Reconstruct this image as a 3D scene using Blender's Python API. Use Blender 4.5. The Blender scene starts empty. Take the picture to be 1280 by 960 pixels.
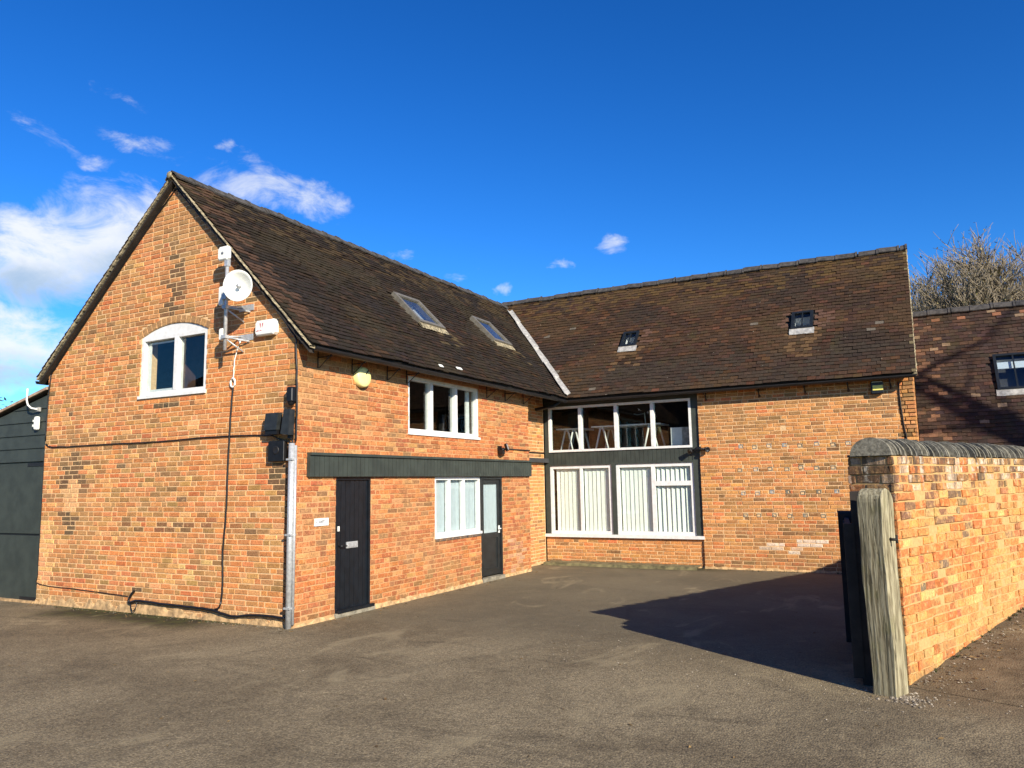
import bpy, math, random
from mathutils import Vector as V, Matrix, noise as mnoise
R_ = math.radians
scene = bpy.context.scene
coll = scene.collection

# ------------------------------------------------------------------ camera
CAM = V((7.5014, -7.8304, 1.8433)); YAW, PITCH, ROLL, FPX = R_(28.0798), R_(7.3346), R_(-1.02), 961.99
fw = V((-math.sin(YAW)*math.cos(PITCH), math.cos(YAW)*math.cos(PITCH), math.sin(PITCH)))
r0 = V((math.cos(YAW), math.sin(YAW), 0)); u0_ = r0.cross(fw)
rt = r0*math.cos(ROLL) + u0_*math.sin(ROLL); up = -r0*math.sin(ROLL) + u0_*math.cos(ROLL)
cd = bpy.data.cameras.new('camera'); cam = bpy.data.objects.new('camera', cd); coll.objects.link(cam)
cd.sensor_width = 36; cd.lens = FPX/1280*36; cd.clip_start = .05; cd.clip_end = 2000
cam.matrix_world = Matrix(((rt.x, up.x, -fw.x, CAM.x), (rt.y, up.y, -fw.y, CAM.y), (rt.z, up.z, -fw.z, CAM.z), (0, 0, 0, 1)))
scene.camera = cam
def px(P):
    d = V(P)-CAM; z = d.dot(fw)
    if z < .1: return None
    return (640+FPX*d.dot(rt)/z, 480-FPX*d.dot(up)/z)

# ------------------------------------------------------------------ sun, sky, exposure
SUN_AZ, SUN_EL = R_(123.6), R_(25.2)
sdir = V((math.sin(SUN_AZ)*math.cos(SUN_EL), math.cos(SUN_AZ)*math.cos(SUN_EL), math.sin(SUN_EL)))
sl = bpy.data.lights.new('sun', 'SUN'); sl.energy = 4.8; sl.angle = R_(.5); sl.color = (1, .90, .74)
so = bpy.data.objects.new('sun', sl); coll.objects.link(so)
so.rotation_euler = (-sdir).to_track_quat('-Z', 'Y').to_euler(); so.location = (20, -15, 20)
scene.view_settings.view_transform = 'Standard'; scene.view_settings.look = 'None'
scene.view_settings.exposure = .80; scene.view_settings.gamma = 1; scene.view_settings.use_curve_mapping = False

world = bpy.data.worlds.new('World'); scene.world = world; world.use_nodes = True
world.cycles.sampling_method = 'MANUAL'; world.cycles.sample_map_resolution = 512
class NT:
    def __init__(s, tree): s.t = tree; s.n = tree.nodes; s.l = tree.links
    def a(s, kind, **kw):
        n = s.n.new(kind)
        for k, v in kw.items(): setattr(n, k, v)
        return n
    def put(s, node, key, val):
        i = node.inputs[key]
        if hasattr(val, 'is_linked') or isinstance(val, bpy.types.NodeSocket): s.l.new(val, i)
        elif val is not None:
            if isinstance(val, (tuple, list)) and len(val) == 3 and i.type == 'RGBA': val = (*val, 1)
            i.default_value = val
    def m(s, op, a, b=None, c=None, clamp=False):
        n = s.a('ShaderNodeMath', operation=op, use_clamp=clamp)
        s.put(n, 0, a)
        if b is not None: s.put(n, 1, b)
        if c is not None: s.put(n, 2, c)
        return n.outputs[0]
    def noise(s, vec, scale, detail=4, rough=.55, dist=0, out=0):
        n = s.a('ShaderNodeTexNoise'); s.put(n, 'Vector', vec); s.put(n, 'Scale', scale); s.put(n, 'Detail', detail)
        s.put(n, 'Roughness', rough); s.put(n, 'Distortion', dist); return n.outputs[out]
    def rng(s, v, a, b, c=0., d=1., smooth=True):
        n = s.a('ShaderNodeMapRange', interpolation_type='SMOOTHSTEP' if smooth else 'LINEAR')
        for k, x in zip(('Value', 'From Min', 'From Max', 'To Min', 'To Max'), (v, a, b, c, d)): s.put(n, k, x)
        return n.outputs[0]
    def mix(s, f, a, b, mode='MIX'):
        n = s.a('ShaderNodeMix', data_type='RGBA', blend_type=mode)
        s.put(n, 0, f); s.put(n, 6, a); s.put(n, 7, b); return n.outputs[2]
    def scale3(s, vec, sc):
        n = s.a('ShaderNodeVectorMath', operation='MULTIPLY'); s.put(n, 0, vec); n.inputs[1].default_value = sc; return n.outputs[0]
    def sep(s, vec):
        n = s.a('ShaderNodeSeparateXYZ'); s.put(n, 0, vec); return n.outputs

wn = NT(world.node_tree); wn.n.clear()
wout = wn.a('ShaderNodeOutputWorld'); wbg = wn.a('ShaderNodeBackground')
sky = wn.a('ShaderNodeTexSky', sky_type='NISHITA'); sky.sun_disc = False
sky.sun_elevation = SUN_EL; sky.sun_rotation = SUN_AZ; sky.altitude = 100; sky.air_density = 1.0; sky.dust_density = .0; sky.ozone_density = 4.0
hs = wn.a('ShaderNodeHueSaturation'); wn.l.new(sky.outputs[0], hs.inputs['Color']); hs.inputs['Saturation'].default_value = 1.25
gm = wn.a('ShaderNodeGamma'); wn.l.new(hs.outputs[0], gm.inputs[0]); gm.inputs[1].default_value = 1.25
skyc = wn.mix(1., gm.outputs[0], (.41, .585, .71), 'MULTIPLY')
tc = wn.a('ShaderNodeTexCoord'); dv = tc.outputs['Generated']
dx, dy, dz = wn.sep(dv)[:3]
az = wn.m('MULTIPLY', wn.m('ARCTAN2', dx, dy), 57.2958); el = wn.m('MULTIPLY', wn.m('ARCSINE', dz), 57.2958)
# clouds: az, el, half width, half height, tilt, weight
BL = [(-59.3, 15.0, 5.4, 3.2, 0, 1.15), (-56.0, 16.4, 4.6, 3.0, 10, 1.05), (-53.6, 18.6, 4.0, 2.0, 20, .8), (-57.0, 18.0, 3.5, 2.0, 0, .7),
      (-47.0, 20.7, 4.6, 1.3, 3, .78), (-43.0, 20.4, 3.0, 1.2, -12, .72), (-53.3, 22.6, 4.2, .75, -6, .6), (-60.0, 21.9, 2.3, .7, -25, .5), (-57.4, 21.1, 1.5, .5, 0, .52),
      (-49.4, 23.6, .9, .55, 0, .62), (-61.0, 9.0, 5.5, 2.6, 0, 1.0), (-70, 11.0, 7, 4.5, 0, 1.0), (-58.5, 9.6, 4, 1.8, 10, .7), (-36.4, 16.9, 1.2, .5, 0, .6), (-31.4, 15.6, 1.6, .5, 8, .58),
      (-24.1, 16.2, .9, .55, 0, .72), (-20.2, 17.2, 1.25, .65, 5, .72), (-28.6, 14.3, 1.15, .5, 3, .72), (-46.8, 22.4, 2.0, 1.1, -30, .55), (-56, 25.2, 2.6, .5, -20, .38),
      (-95, 12, 12, 4, 0, 1), (75, 14, 12, 4, 0, 1), (170, 15, 14, 4, 0, 1), (-150, 22, 10, 3, 0, .9)]
cs = wn.a('ShaderNodeCombineXYZ'); wn.put(cs, 0, az); wn.put(cs, 1, el)
wn1 = wn.noise(wn.scale3(cs.outputs[0], (.20, .36, 1)), 1.0, 9, .66, .55)
warp = wn.noise(wn.scale3(cs.outputs[0], (.35, .45, 1)), 1.0, 4, .6, 0, 1)
wv = wn.a('ShaderNodeVectorMath', operation='MULTIPLY_ADD'); wn.put(wv, 0, warp); wv.inputs[1].default_value = (3.2, 1.9, 0); wn.put(wv, 2, cs.outputs[0])
dens = None; low = None
for (a, e, sa, se, t, w) in BL:
    mp = wn.a('ShaderNodeMapping', vector_type='TEXTURE'); wn.put(mp, 0, wv.outputs[0]); mp.inputs[1].default_value = (a+1.6, e+.95, 0); mp.inputs[2].default_value = (0, 0, R_(t)); mp.inputs[3].default_value = (sa, se, 1)
    dt = wn.a('ShaderNodeVectorMath', operation='DOT_PRODUCT'); wn.put(dt, 0, mp.outputs[0]); wn.put(dt, 1, mp.outputs[0])
    g = wn.m('MULTIPLY_ADD', dt.outputs['Value'], -.5*w, w)
    dens = g if dens is None else wn.m('MAXIMUM', dens, g)
    if se > 1.5 and w > .75 and -72 < a < -50:
        lo = wn.m('MULTIPLY', wn.m('MAXIMUM', g, 0.), wn.m('SUBTRACT', .2, wn.sep(mp.outputs[0])[1], clamp=True)); low = lo if low is None else wn.m('MAXIMUM', low, lo)
dens = wn.m('MAXIMUM', dens, 0.)
cl = wn.rng(wn.m('ADD', dens, wn.m('MULTIPLY', wn.m('SUBTRACT', wn1, .5), 1.9)), .33, 1.18)
cl = wn.m('MULTIPLY', cl, wn.rng(dens, .02, .35)); cl = wn.m('MULTIPLY', cl, .9)
shade = wn.rng(wn.m('ADD', low, wn.m('MULTIPLY', wn.m('SUBTRACT', wn1, .5), .9)), .25, .95)
ccol = wn.mix(shade, (5.7, 5.8, 5.8), (2.7, 3.5, 4.4))
wn.l.new(wn.mix(cl, skyc, ccol), wbg.inputs[0]); wbg.inputs[1].default_value = .1
wn.l.new(wbg.outputs[0], wout.inputs[0])

# ------------------------------------------------------------------ materials
MATS = {}
def new_mat(name):
    m = bpy.data.materials.new(name); m.use_nodes = True; nt = NT(m.node_tree); b = nt.n['Principled BSDF']; MATS[name] = m
    pos = nt.a('ShaderNodeNewGeometry').outputs['Position']
    return m, nt, b, pos
def bump(nt, b, h, strength, dist):
    n = nt.a('ShaderNodeBump'); n.inputs['Strength'].default_value = strength; n.inputs['Distance'].default_value = dist
    nt.put(n, 'Height', h); nt.l.new(n.outputs[0], b.inputs['Normal'])
def plain(name, col, rough=.6, metal=0., var=.12, nscale=12, bscale=0, bstr=.3, bdist=.004, spec=.5):
    m, nt, b, pos = new_mat(name)
    f = nt.noise(pos, nscale, 5, .6); lo = tuple(c*(1-var) for c in col); hi = tuple(min(1, c*(1+var)) for c in col)
    nt.l.new(nt.mix(nt.rng(f, .3, .7), lo, hi), b.inputs['Base Color'])
    b.inputs['Roughness'].default_value = rough; b.inputs['Metallic'].default_value = metal; b.inputs['Specular IOR Level'].default_value = spec
    if bscale: bump(nt, b, nt.noise(pos, bscale, 5, .65), bstr, bdist)
    return m
def attr_mat(name, lo=.72, hi=1.22, nscale=38, bscale=140, bstr=.6, bdist=.004, rough=.92, blotch=None, spec=.25):
    m, nt, b, pos = new_mat(name)
    at = nt.a('ShaderNodeAttribute'); at.attribute_name = 'Col'
    n1 = nt.noise(pos, nscale, 4, .72); n2 = nt.noise(pos, nscale*.2, 4, .65)
    k = nt.m('MULTIPLY', nt.rng(n1, .3, .7, lo, hi), nt.rng(n2, .3, .7, .88, 1.1)); cb = nt.a('ShaderNodeCombineColor')
    for i in range(3): nt.put(cb, i, k)
    c = nt.mix(1., at.outputs['Color'], cb.outputs[0], 'MULTIPLY')
    for (sc, t0, t1, col, amt) in (blotch or ()):
        src = n1 if sc == 0 else (nt.m('SUBTRACT', 1., n1) if sc == -1 else (n2 if sc == -2 else nt.noise(pos, sc, 4, .68)))
        c = nt.mix(nt.m('MULTIPLY', nt.rng(src, t0, t1), amt), c, col)
    if name.startswith('brick'):
        st = nt.noise(nt.scale3(pos, (1.5, 1.5, .55)), 1., 5, .65, .4)
        c = nt.mix(nt.m('MULTIPLY', nt.rng(st, .55, .75), .5), c, (.20, .125, .06))
        if 'weathered' in name:
            zz = nt.sep(pos)[2]; sk = nt.noise(nt.scale3(pos, (9, 9, 1.6)), 1., 5, .7, .3)
            c = nt.mix(nt.m('MULTIPLY', nt.m('MULTIPLY', nt.rng(zz, 1.45, 1.98), nt.rng(sk, .44, .60)), .85), c, (.075, .055, .035))
            c = nt.mix(nt.m('MULTIPLY', nt.m('MULTIPLY', nt.rng(zz, 1.6, 1.95), nt.rng(n2, .55, .66)), .7), c, (.60, .54, .42))
        c = nt.mix(nt.m('MULTIPLY', nt.m('MULTIPLY', nt.rng(nt.sep(pos)[2], .55, .05), nt.rng(n2, .42, .62)), .55), c, (.19, .13, .06))
    nt.l.new(c, b.inputs['Base Color']); b.inputs['Roughness'].default_value = rough; b.inputs['Specular IOR Level'].default_value = spec
    bump(nt, b, n1, bstr, bdist)
    return m
M_brick = attr_mat('brick', lo=.66, hi=1.32, nscale=46, blotch=((17, .54, .70, (.66, .39, .18), .5), (-1, .57, .70, (.17, .105, .05), .55)))
M_brickfront = attr_mat('brick_limewashed', lo=.66, hi=1.28, nscale=42, blotch=((14, .50, .68, (.54, .30, .125), .65), (-1, .56, .70, (.15, .075, .04), .7)))
M_brickgarden = attr_mat('brick_weathered', lo=.62, hi=1.3, nscale=40, blotch=((13, .48, .64, (.60, .35, .13), .7), (-1, .58, .68, (.13, .09, .05), .8), (5, .62, .72, (.15, .11, .065), .6), (19, .64, .72, (.60, .52, .40), .7)), bstr=1., bdist=.01)
M_tile = attr_mat('roof_tile', nscale=60, lo=.6, hi=1.4, blotch=((3.2, .60, .78, (.07, .05, .02), .5), (44, .71, .76, (.30, .27, .21), .5)), rough=.92, spec=.1)
M_tile2 = attr_mat('roof_tile_lichen', nscale=60, lo=.6, hi=1.4, blotch=((2.2, .55, .75, (.06, .05, .022), .5), (15, .70, .735, (.42, .38, .30), .75)), rough=.92, spec=.1)
def mortar(name, col, dark):
    m, nt, b, pos = new_mat(name)
    f = nt.noise(pos, 30, 6, .7); g = nt.noise(pos, 2.2, 5, .6)
    c = nt.mix(nt.rng(f, .3, .7), tuple(x*.75 for x in col), col); c = nt.mix(nt.m('MULTIPLY', nt.rng(g, .55, .75), .6), c, dark)
    nt.l.new(c, b.inputs['Base Color']); b.inputs['Roughness'].default_value = .95; b.inputs['Specular IOR Level'].default_value = .2
    bump(nt, b, f, .7, .006); return m
M_mortar = mortar('mortar', (.76, .51, .27), (.48, .30, .15))
M_mortarfront = mortar('mortar_front', (.56, .32, .15), (.40, .20, .09))
M_mortargarden = mortar('mortar_garden', (.54, .34, .14), (.10, .07, .04))
M_white = plain('white_paint', (.70, .70, .675), .45, var=.09)
M_whitetrim = plain('white_plastic', (.78, .79, .72), .4, var=.05)
M_grey = plain('grey_green_paint', (.035, .043, .035), .6, var=.2, nscale=4, bscale=60, bstr=.15)
M_black = plain('black_iron', (.010, .009, .009), .55, var=.3)
M_blackplastic = plain('black_plastic', (.008, .008, .009), .4, var=.3)
M_fit = plain('dark_fitting', (.018, .021, .022), .5, var=.3)
M_door = plain('navy_door_paint', (.006, .009, .013), .38, var=.3, nscale=8, bscale=50, bstr=.2)
M_door2 = plain('charcoal_door_paint', (.013, .016, .017), .45, var=.3, nscale=8)
M_steel = plain('galvanised_steel', (.48, .49, .49), .42, .4, var=.18, nscale=30)
M_lead = plain('lead_flashing', (.34, .33, .305), .65, var=.3, nscale=14, bscale=30, bstr=.5)
M_verge = plain('verge_mortar', (.25, .21, .13), .95, var=.7, nscale=22, bscale=45, bstr=.9, bdist=.012)
M_wooddark = plain('dark_timber', (.022, .017, .013), .8, var=.4, nscale=9)
M_ridge = plain('ridge_clay', (.05, .045, .040), .9, var=.5, nscale=11, bscale=60, bstr=.6)
M_coping = plain('coping_clay', (.085, .08, .065), .85, var=.55, nscale=9, bscale=40, bstr=.7, bdist=.008)
M_copeunit = attr_mat('coping_unit', lo=.55, hi=1.4, nscale=26, blotch=((16, .58, .70, (.34, .31, .24), .6), (8, .60, .72, (.10, .105, .05), .6)), bstr=.8, bdist=.008)
M_plinth = plain('cement_plinth', (.46, .30, .145), .95, var=.4, nscale=9, bscale=40, bstr=.9, bdist=.012)
M_blind = plain('blind_fabric', (.86, .87, .80), .85, var=.05)
M_blindpale = plain('blind_pale', (.50, .55, .585), .8, var=.04)
M_yellow = plain('yellow_plastic', (.80, .70, .16), .45, var=.06)
M_paleyellow = plain('pale_yellow_plastic', (.82, .76, .32), .45, var=.08)
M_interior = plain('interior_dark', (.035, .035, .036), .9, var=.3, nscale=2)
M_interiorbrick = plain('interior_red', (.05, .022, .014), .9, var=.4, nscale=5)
M_whiteinside = plain('white_lining', (.72, .72, .70), .6, var=.05)
M_concrete = plain('concrete', (.22, .20, .15), .95, var=.4, nscale=6, bscale=40, bstr=.8, bdist=.01)
M_mosskerb = plain('mossy_concrete', (.13, .115, .055), .95, var=.55, nscale=7, bscale=40, bstr=.8, bdist=.01)
M_red = plain('red_print', (.45, .07, .10), .6)
M_print = plain('grey_print', (.12, .13, .15), .6)
M_skylightframe = plain('skylight_aluminium', (.16, .145, .115), .5, .2, var=.2)
M_skydark = plain('skylight_dark', (.012, .015, .017), .4, .1, var=.2)
M_copper = plain('terracotta_edge', (.36, .25, .17), .8, var=.25)
def glass_mat(name, tint=(1, 1, 1), ior=1.5):
    m = bpy.data.materials.new(name); m.use_nodes = True; nt = NT(m.node_tree); nt.n.clear()
    o = nt.a('ShaderNodeOutputMaterial'); t = nt.a('ShaderNodeBsdfTransparent'); g = nt.a('ShaderNodeBsdfGlossy'); lw = nt.a('ShaderNodeLayerWeight'); mx = nt.a('ShaderNodeMixShader')
    t.inputs[0].default_value = (*tint, 1); g.inputs['Roughness'].default_value = .02; f0 = ((ior-1)/(ior+1))**2; lw.inputs[0].default_value = .5
    pos = nt.a('ShaderNodeNewGeometry').outputs['Position']; b = nt.a('ShaderNodeBump'); b.inputs['Strength'].default_value = .04; b.inputs['Distance'].default_value = .02
    nt.put(b, 'Height', nt.noise(pos, 2.5, 2, .5)); nt.l.new(b.outputs[0], g.inputs['Normal'])
    nt.l.new(nt.m('ADD', f0, nt.m('MULTIPLY', nt.m('POWER', lw.outputs['Facing'], 5.), 1-f0)), mx.inputs[0]); nt.l.new(t.outputs[0], mx.inputs[1]); nt.l.new(g.outputs[0], mx.inputs[2]); nt.l.new(mx.outputs[0], o.inputs[0])
    return m
M_glass = glass_mat('window_glass', (.92, .95, .94)); M_skyglass = glass_mat('rooflight_glass', (.93, .96, .97), 1.6)
def wood_post():
    m, nt, b, pos = new_mat('weathered_oak')
    st = nt.scale3(pos, (34, 34, 2.2)); d = nt.noise(pos, 2.0, 3, .5)
    a = nt.m('ADD', nt.noise(st, 1., 7, .68, 1.6), nt.m('MULTIPLY', d, .25))
    crack = nt.rng(nt.noise(nt.scale3(pos, (17, 17, 1.0)), 1., 5, .6, 2.2), .56, .62)
    wv_ = nt.a('ShaderNodeTexWave', wave_type='BANDS', bands_direction='X'); nt.put(wv_, 'Vector', nt.scale3(pos, (1, 1, .16))); wv_.inputs['Scale'].default_value = 8; wv_.inputs['Distortion'].default_value = 7.; wv_.inputs['Detail'].default_value = 3; wv_.inputs['Detail Scale'].default_value = 2.2
    a = nt.m('ADD', nt.m('MULTIPLY', a, .82), nt.m('MULTIPLY', wv_.outputs['Fac'], .16))
    c = nt.mix(nt.rng(a, .38, .82), (.14, .115, .065), (.42, .375, .24)); c = nt.mix(nt.m('MULTIPLY', crack, .75), c, (.05, .045, .026))
    c = nt.mix(nt.m('MULTIPLY', nt.rng(nt.noise(pos, 5, 5, .6), .5, .7), .45), c, (.19, .18, .075))
    nt.l.new(c, b.inputs['Base Color']); b.inputs['Roughness'].default_value = .9; b.inputs['Specular IOR Level'].default_value = .2
    bump(nt, b, nt.m('SUBTRACT', a, nt.m('MULTIPLY', crack, .9)), .75, .009); return m
M_post = wood_post()
def asphalt():
    m, nt, b, pos = new_mat('asphalt')
    X, Y, _ = nt.sep(pos)[:3]
    n1 = nt.noise(pos, 75, 3, .75); n2 = nt.noise(pos, .55, 5, .62, .6); n3 = nt.noise(pos, 4.5, 5, .68); n4 = nt.noise(nt.scale3(pos, (.7, 2.4, 1)), 1, 5, .7, .8)
    vo = nt.a('ShaderNodeTexVoronoi'); nt.put(vo, 'Vector', pos); vo.inputs['Scale'].default_value = 62
    vr_, vg_, vb_ = nt.sep(vo.outputs['Color'])[:3]
    c = nt.mix(nt.rng(n2, .3, .7), (0.1278, 0.0992, 0.0584), (0.2232, 0.1787, 0.1070))
    c = nt.mix(nt.m('MULTIPLY', nt.rng(n3, .45, .75), .45), c, (0.2556, 0.2051, 0.1199))
    c = nt.mix(nt.m('MULTIPLY', nt.rng(n4, .55, .72), .65), c, (0.0895, 0.0705, 0.0429))
    near = nt.rng(Y, 5., -2.)
    kk = nt.m('MULTIPLY', nt.rng(vr_, 0., 1., .66, 1.38, False), nt.rng(n1, .32, .68, .66, 1.34)); cb = nt.a('ShaderNodeCombineColor')
    for i in range(3): nt.put(cb, i, kk)
    c = nt.mix(nt.m('ADD', .5, nt.m('MULTIPLY', near, .5)), c, nt.mix(1., c, cb.outputs[0], 'MULTIPLY'))
    # yard surface further in: darker, older
    yard = nt.m('MULTIPLY', nt.rng(nt.m('ADD', Y, nt.m('MULTIPLY', n2, 2.)), .8, 2.6), nt.rng(X, -.5, 1.))
    c = nt.mix(nt.m('MULTIPLY', yard, .55), c, (0.1022, 0.0894, 0.0600))
    # soil and gravel track right of the garden wall
    ed = nt.m('SUBTRACT', X, nt.m('ADD', 7.15, nt.m('MULTIPLY', Y, .374)))
    soil = nt.m('MULTIPLY', nt.rng(nt.m('ADD', ed, nt.m('MULTIPLY', n3, .5)), .1, .55), nt.rng(nt.m('ADD', Y, nt.m('MULTIPLY', n3, 1.2)), -.4, .4))
    c = nt.mix(nt.m('MULTIPLY', soil, .8), c, nt.mix(nt.rng(n3, .3, .7), (0.0938, 0.0662, 0.0357), (0.1874, 0.1366, 0.0784)))
    # moss along the foot of the gable and of the glazed wall
    mo = nt.m('MULTIPLY', nt.rng(nt.m('ADD', Y, nt.m('MULTIPLY', nt.m('SUBTRACT', n2, .5), 1.0)), -1.0, -.35), nt.m('MULTIPLY', nt.rng(X, -.9, -1.8), nt.rng(X, -5.2, -4.2)))
    mo = nt.m('MULTIPLY', mo, nt.rng(Y, .2, .0)); c = nt.mix(nt.m('MULTIPLY', mo, .95), c, nt.mix(nt.rng(n3, .4, .6), (0.0256, 0.0215, 0.0100), (0.0468, 0.0497, 0.0129)))
    m2 = nt.m('MULTIPLY', nt.rng(nt.m('ADD', Y, nt.m('MULTIPLY', n3, .5)), 8.0, 8.6), nt.rng(X, 4.2, 3.2)); c = nt.mix(nt.m('MULTIPLY', m2, .7), c, (0.0426, 0.0398, 0.0143))
    # pale dried drifts
    dr = nt.rng(nt.noise(nt.scale3(pos, (1.2, .55, 1)), 1., 5, .6, 1.2), .56, .70); c = nt.mix(nt.m('MULTIPLY', dr, .62), c, (0.2897, 0.2358, 0.1391))
    ve = nt.a('ShaderNodeTexVoronoi', feature='DISTANCE_TO_EDGE'); ws = nt.a('ShaderNodeVectorMath', operation='MULTIPLY_ADD'); nt.put(ws, 0, nt.noise(pos, 1.6, 4, .7, 0, 1)); ws.inputs[1].default_value = (.7, .7, 0); nt.put(ws, 2, pos)
    nt.put(ve, 'Vector', ws.outputs[0]); ve.inputs['Scale'].default_value = .21
    ck = nt.m('MULTIPLY', nt.rng(ve.outputs['Distance'], .012, .003), nt.rng(n2, .42, .6)); c = nt.mix(nt.m('MULTIPLY', ck, .22), c, (0.0388, 0.0321, 0.0238))
    nt.l.new(c, b.inputs['Base Color']); b.inputs['Roughness'].default_value = .93; b.inputs['Specular IOR Level'].default_value = .25
    h = nt.m('ADD', nt.m('MULTIPLY', nt.m('SUBTRACT', 1., vo.outputs['Distance']), .5), nt.m('ADD', nt.m('MULTIPLY', n1, .4), nt.m('MULTIPLY', n3, 1.5)))
    bump(nt, b, h, .8, .012); return m
M_asphalt = asphalt()

# ------------------------------------------------------------------ mesh helpers
WLOC = {}
class Fr:
    def __init__(s, O, U, Vv, N): s.O, s.U, s.V, s.N = V(O), V(U).normalized(), V(Vv).normalized(), V(N).normalized()
    def p(s, u, v, n=0.): return s.O + s.U*u + s.V*v + s.N*n
class MB:
    def __init__(s): s.v = []; s.f = []; s.c = []; s.sm = []
    def add(s, vs, fs, col=(1, 1, 1), smooth=False):
        b = len(s.v); s.v += [tuple(x) for x in vs]; s.c += [col]*len(vs)
        for f in fs: s.f.append(tuple(b+i for i in f)); s.sm.append(smooth)
    def hexa(s, P, col=(1, 1, 1)):   # 4 lower, 4 upper
        s.add(P, [(3, 2, 1, 0), (4, 5, 6, 7), (0, 1, 5, 4), (1, 2, 6, 5), (2, 3, 7, 6), (3, 0, 4, 7)], col)
    def box(s, x0, x1, y0, y1, z0, z1, col=(1, 1, 1)):
        s.hexa([(x0, y0, z0), (x1, y0, z0), (x1, y1, z0), (x0, y1, z0), (x0, y0, z1), (x1, y0, z1), (x1, y1, z1), (x0, y1, z1)], col)
    def fbox(s, fr, u0, u1, v0, v1, n0, n1, col=(1, 1, 1)):
        s.hexa([fr.p(u, v, n) for n in (n0, n1) for (u, v) in ((u0, v0), (u1, v0), (u1, v1), (u0, v1))], col)
    def prism(s, lo, hi, col=(1, 1, 1), smooth=False, side=None):
        n = len(lo); s.add(list(lo)+list(hi), [tuple(range(n))[::-1], tuple(range(n, 2*n))], col)
        b = len(s.v)-2*n
        for i in range(n): s.f.append((b+i, b+(i+1) % n, b+n+(i+1) % n, b+n+i)); s.sm.append(smooth)
    def tube(s, pts, r, n=8, col=(1, 1, 1), rad=None):
        pts = [V(p) for p in pts]; rings = []
        for i, p in enumerate(pts):
            d = (pts[min(i+1, len(pts)-1)]-pts[max(i-1, 0)]).normalized()
            a = d.cross(V((0, 0, 1)) if abs(d.z) < .9 else V((1, 0, 0))).normalized(); b = d.cross(a); rr = rad[i] if rad else r
            rings.append([p+(a*math.cos(6.28319*k/n)+b*math.sin(6.28319*k/n))*rr for k in range(n)])
        vs = [q for R in rings for q in R]; fs = []
        for i in range(len(rings)-1):
            for k in range(n): fs.append((i*n+k, i*n+(k+1) % n, (i+1)*n+(k+1) % n, (i+1)*n+k))
        s.add(vs, fs, col, True); b = len(s.v)-len(vs)
        s.f += [tuple(b+k for k in range(n))[::-1], tuple(b+(len(rings)-1)*n+k for k in range(n))]; s.sm += [False, False]
    def lathe(s, O, axis, prof, n=20, col=(1, 1, 1)):   # prof: (distance along axis, radius)
        O = V(O); ax = V(axis).normalized(); a = ax.cross(V((0, 0, 1)) if abs(ax.z) < .9 else V((1, 0, 0))).normalized(); b = ax.cross(a)
        vs = [O+ax*t+(a*math.cos(6.28319*k/n)+b*math.sin(6.28319*k/n))*r for t, r in prof for k in range(n)]
        s.add(vs, [(i*n+k, i*n+(k+1) % n, (i+1)*n+(k+1) % n, (i+1)*n+k) for i in range(len(prof)-1) for k in range(n)], col, True)
    def build(s, name, mat, parent=None, kind=None, label=None, origin=None):
        me = bpy.data.meshes.new(name)
        xs = list(zip(*s.v)); c = V([(min(k)+max(k))/2 for k in xs])
        if origin is not None: c = V(origin)
        elif parent is None: c.z = min(xs[2])
        me.from_pydata([(a[0]-c.x, a[1]-c.y, a[2]-c.z) for a in s.v], [], s.f)
        me.polygons.foreach_set('use_smooth', s.sm)
        if any(k != (1, 1, 1) for k in s.c[:1]) or len(set(s.c[:400])) > 1:
            ca = me.color_attributes.new('Col', 'FLOAT_COLOR', 'POINT'); ca.data.foreach_set('color', [q for k in s.c for q in (*k, 1)])
        me.materials.append(mat); me.update()
        o = bpy.data.objects.new(name, me); coll.objects.link(o); WLOC[o] = c
        if parent is not None: o.parent = parent; o.location = c - WLOC[parent]
        else: o.location = c
        if kind: o['kind'] = kind
        if label: o['label'] = label
        return o
def tag(o, label, cat, group=None):
    o['label'] = label; o['category'] = cat
    if group: o['group'] = group
    return o
def thing(name, loc, label, cat, group=None):
    o = bpy.data.objects.new(name, None); coll.objects.link(o); o.location = loc; WLOC[o] = V(loc); o.empty_display_size = .2
    return tag(o, label, cat, group)
def fb(name, mat, parent, fr, *a, **k):
    m = MB(); m.fbox(fr, *a); return m.build(name, mat, parent, **k)
def clip(poly, planes):
    for (a, b, c) in planes:
        out = []
        for i in range(len(poly)):
            p, q = poly[i], poly[(i+1) % len(poly)]; dp, dq = a*p[0]+b*p[1]-c, a*q[0]+b*q[1]-c
            if dp <= 0: out.append(p)
            if (dp < 0 < dq) or (dq < 0 < dp): t = dp/(dp-dq); out.append((p[0]+t*(q[0]-p[0]), p[1]+t*(q[1]-p[1])))
        poly = out
        if len(poly) < 3: return []
    return poly
def parea(p): return abs(sum(p[i][0]*p[(i+1) % len(p)][1]-p[(i+1) % len(p)][0]*p[i][1] for i in range(len(p))))/2
def subtract(rects, holes):
    for (ha, hb, hc, hd) in holes:
        out = []
        for (a, b, c, d) in rects:
            if ha >= b or hb <= a or hc >= d or hd <= c: out.append((a, b, c, d)); continue
            if ha > a: out.append((a, ha, c, d))
            if hb < b: out.append((hb, b, c, d))
            x0, x1 = max(a, ha), min(b, hb)
            if hc > c: out.append((x0, x1, c, hc))
            if hd < d: out.append((x0, x1, hd, d))
        rects = out
    return rects
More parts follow.
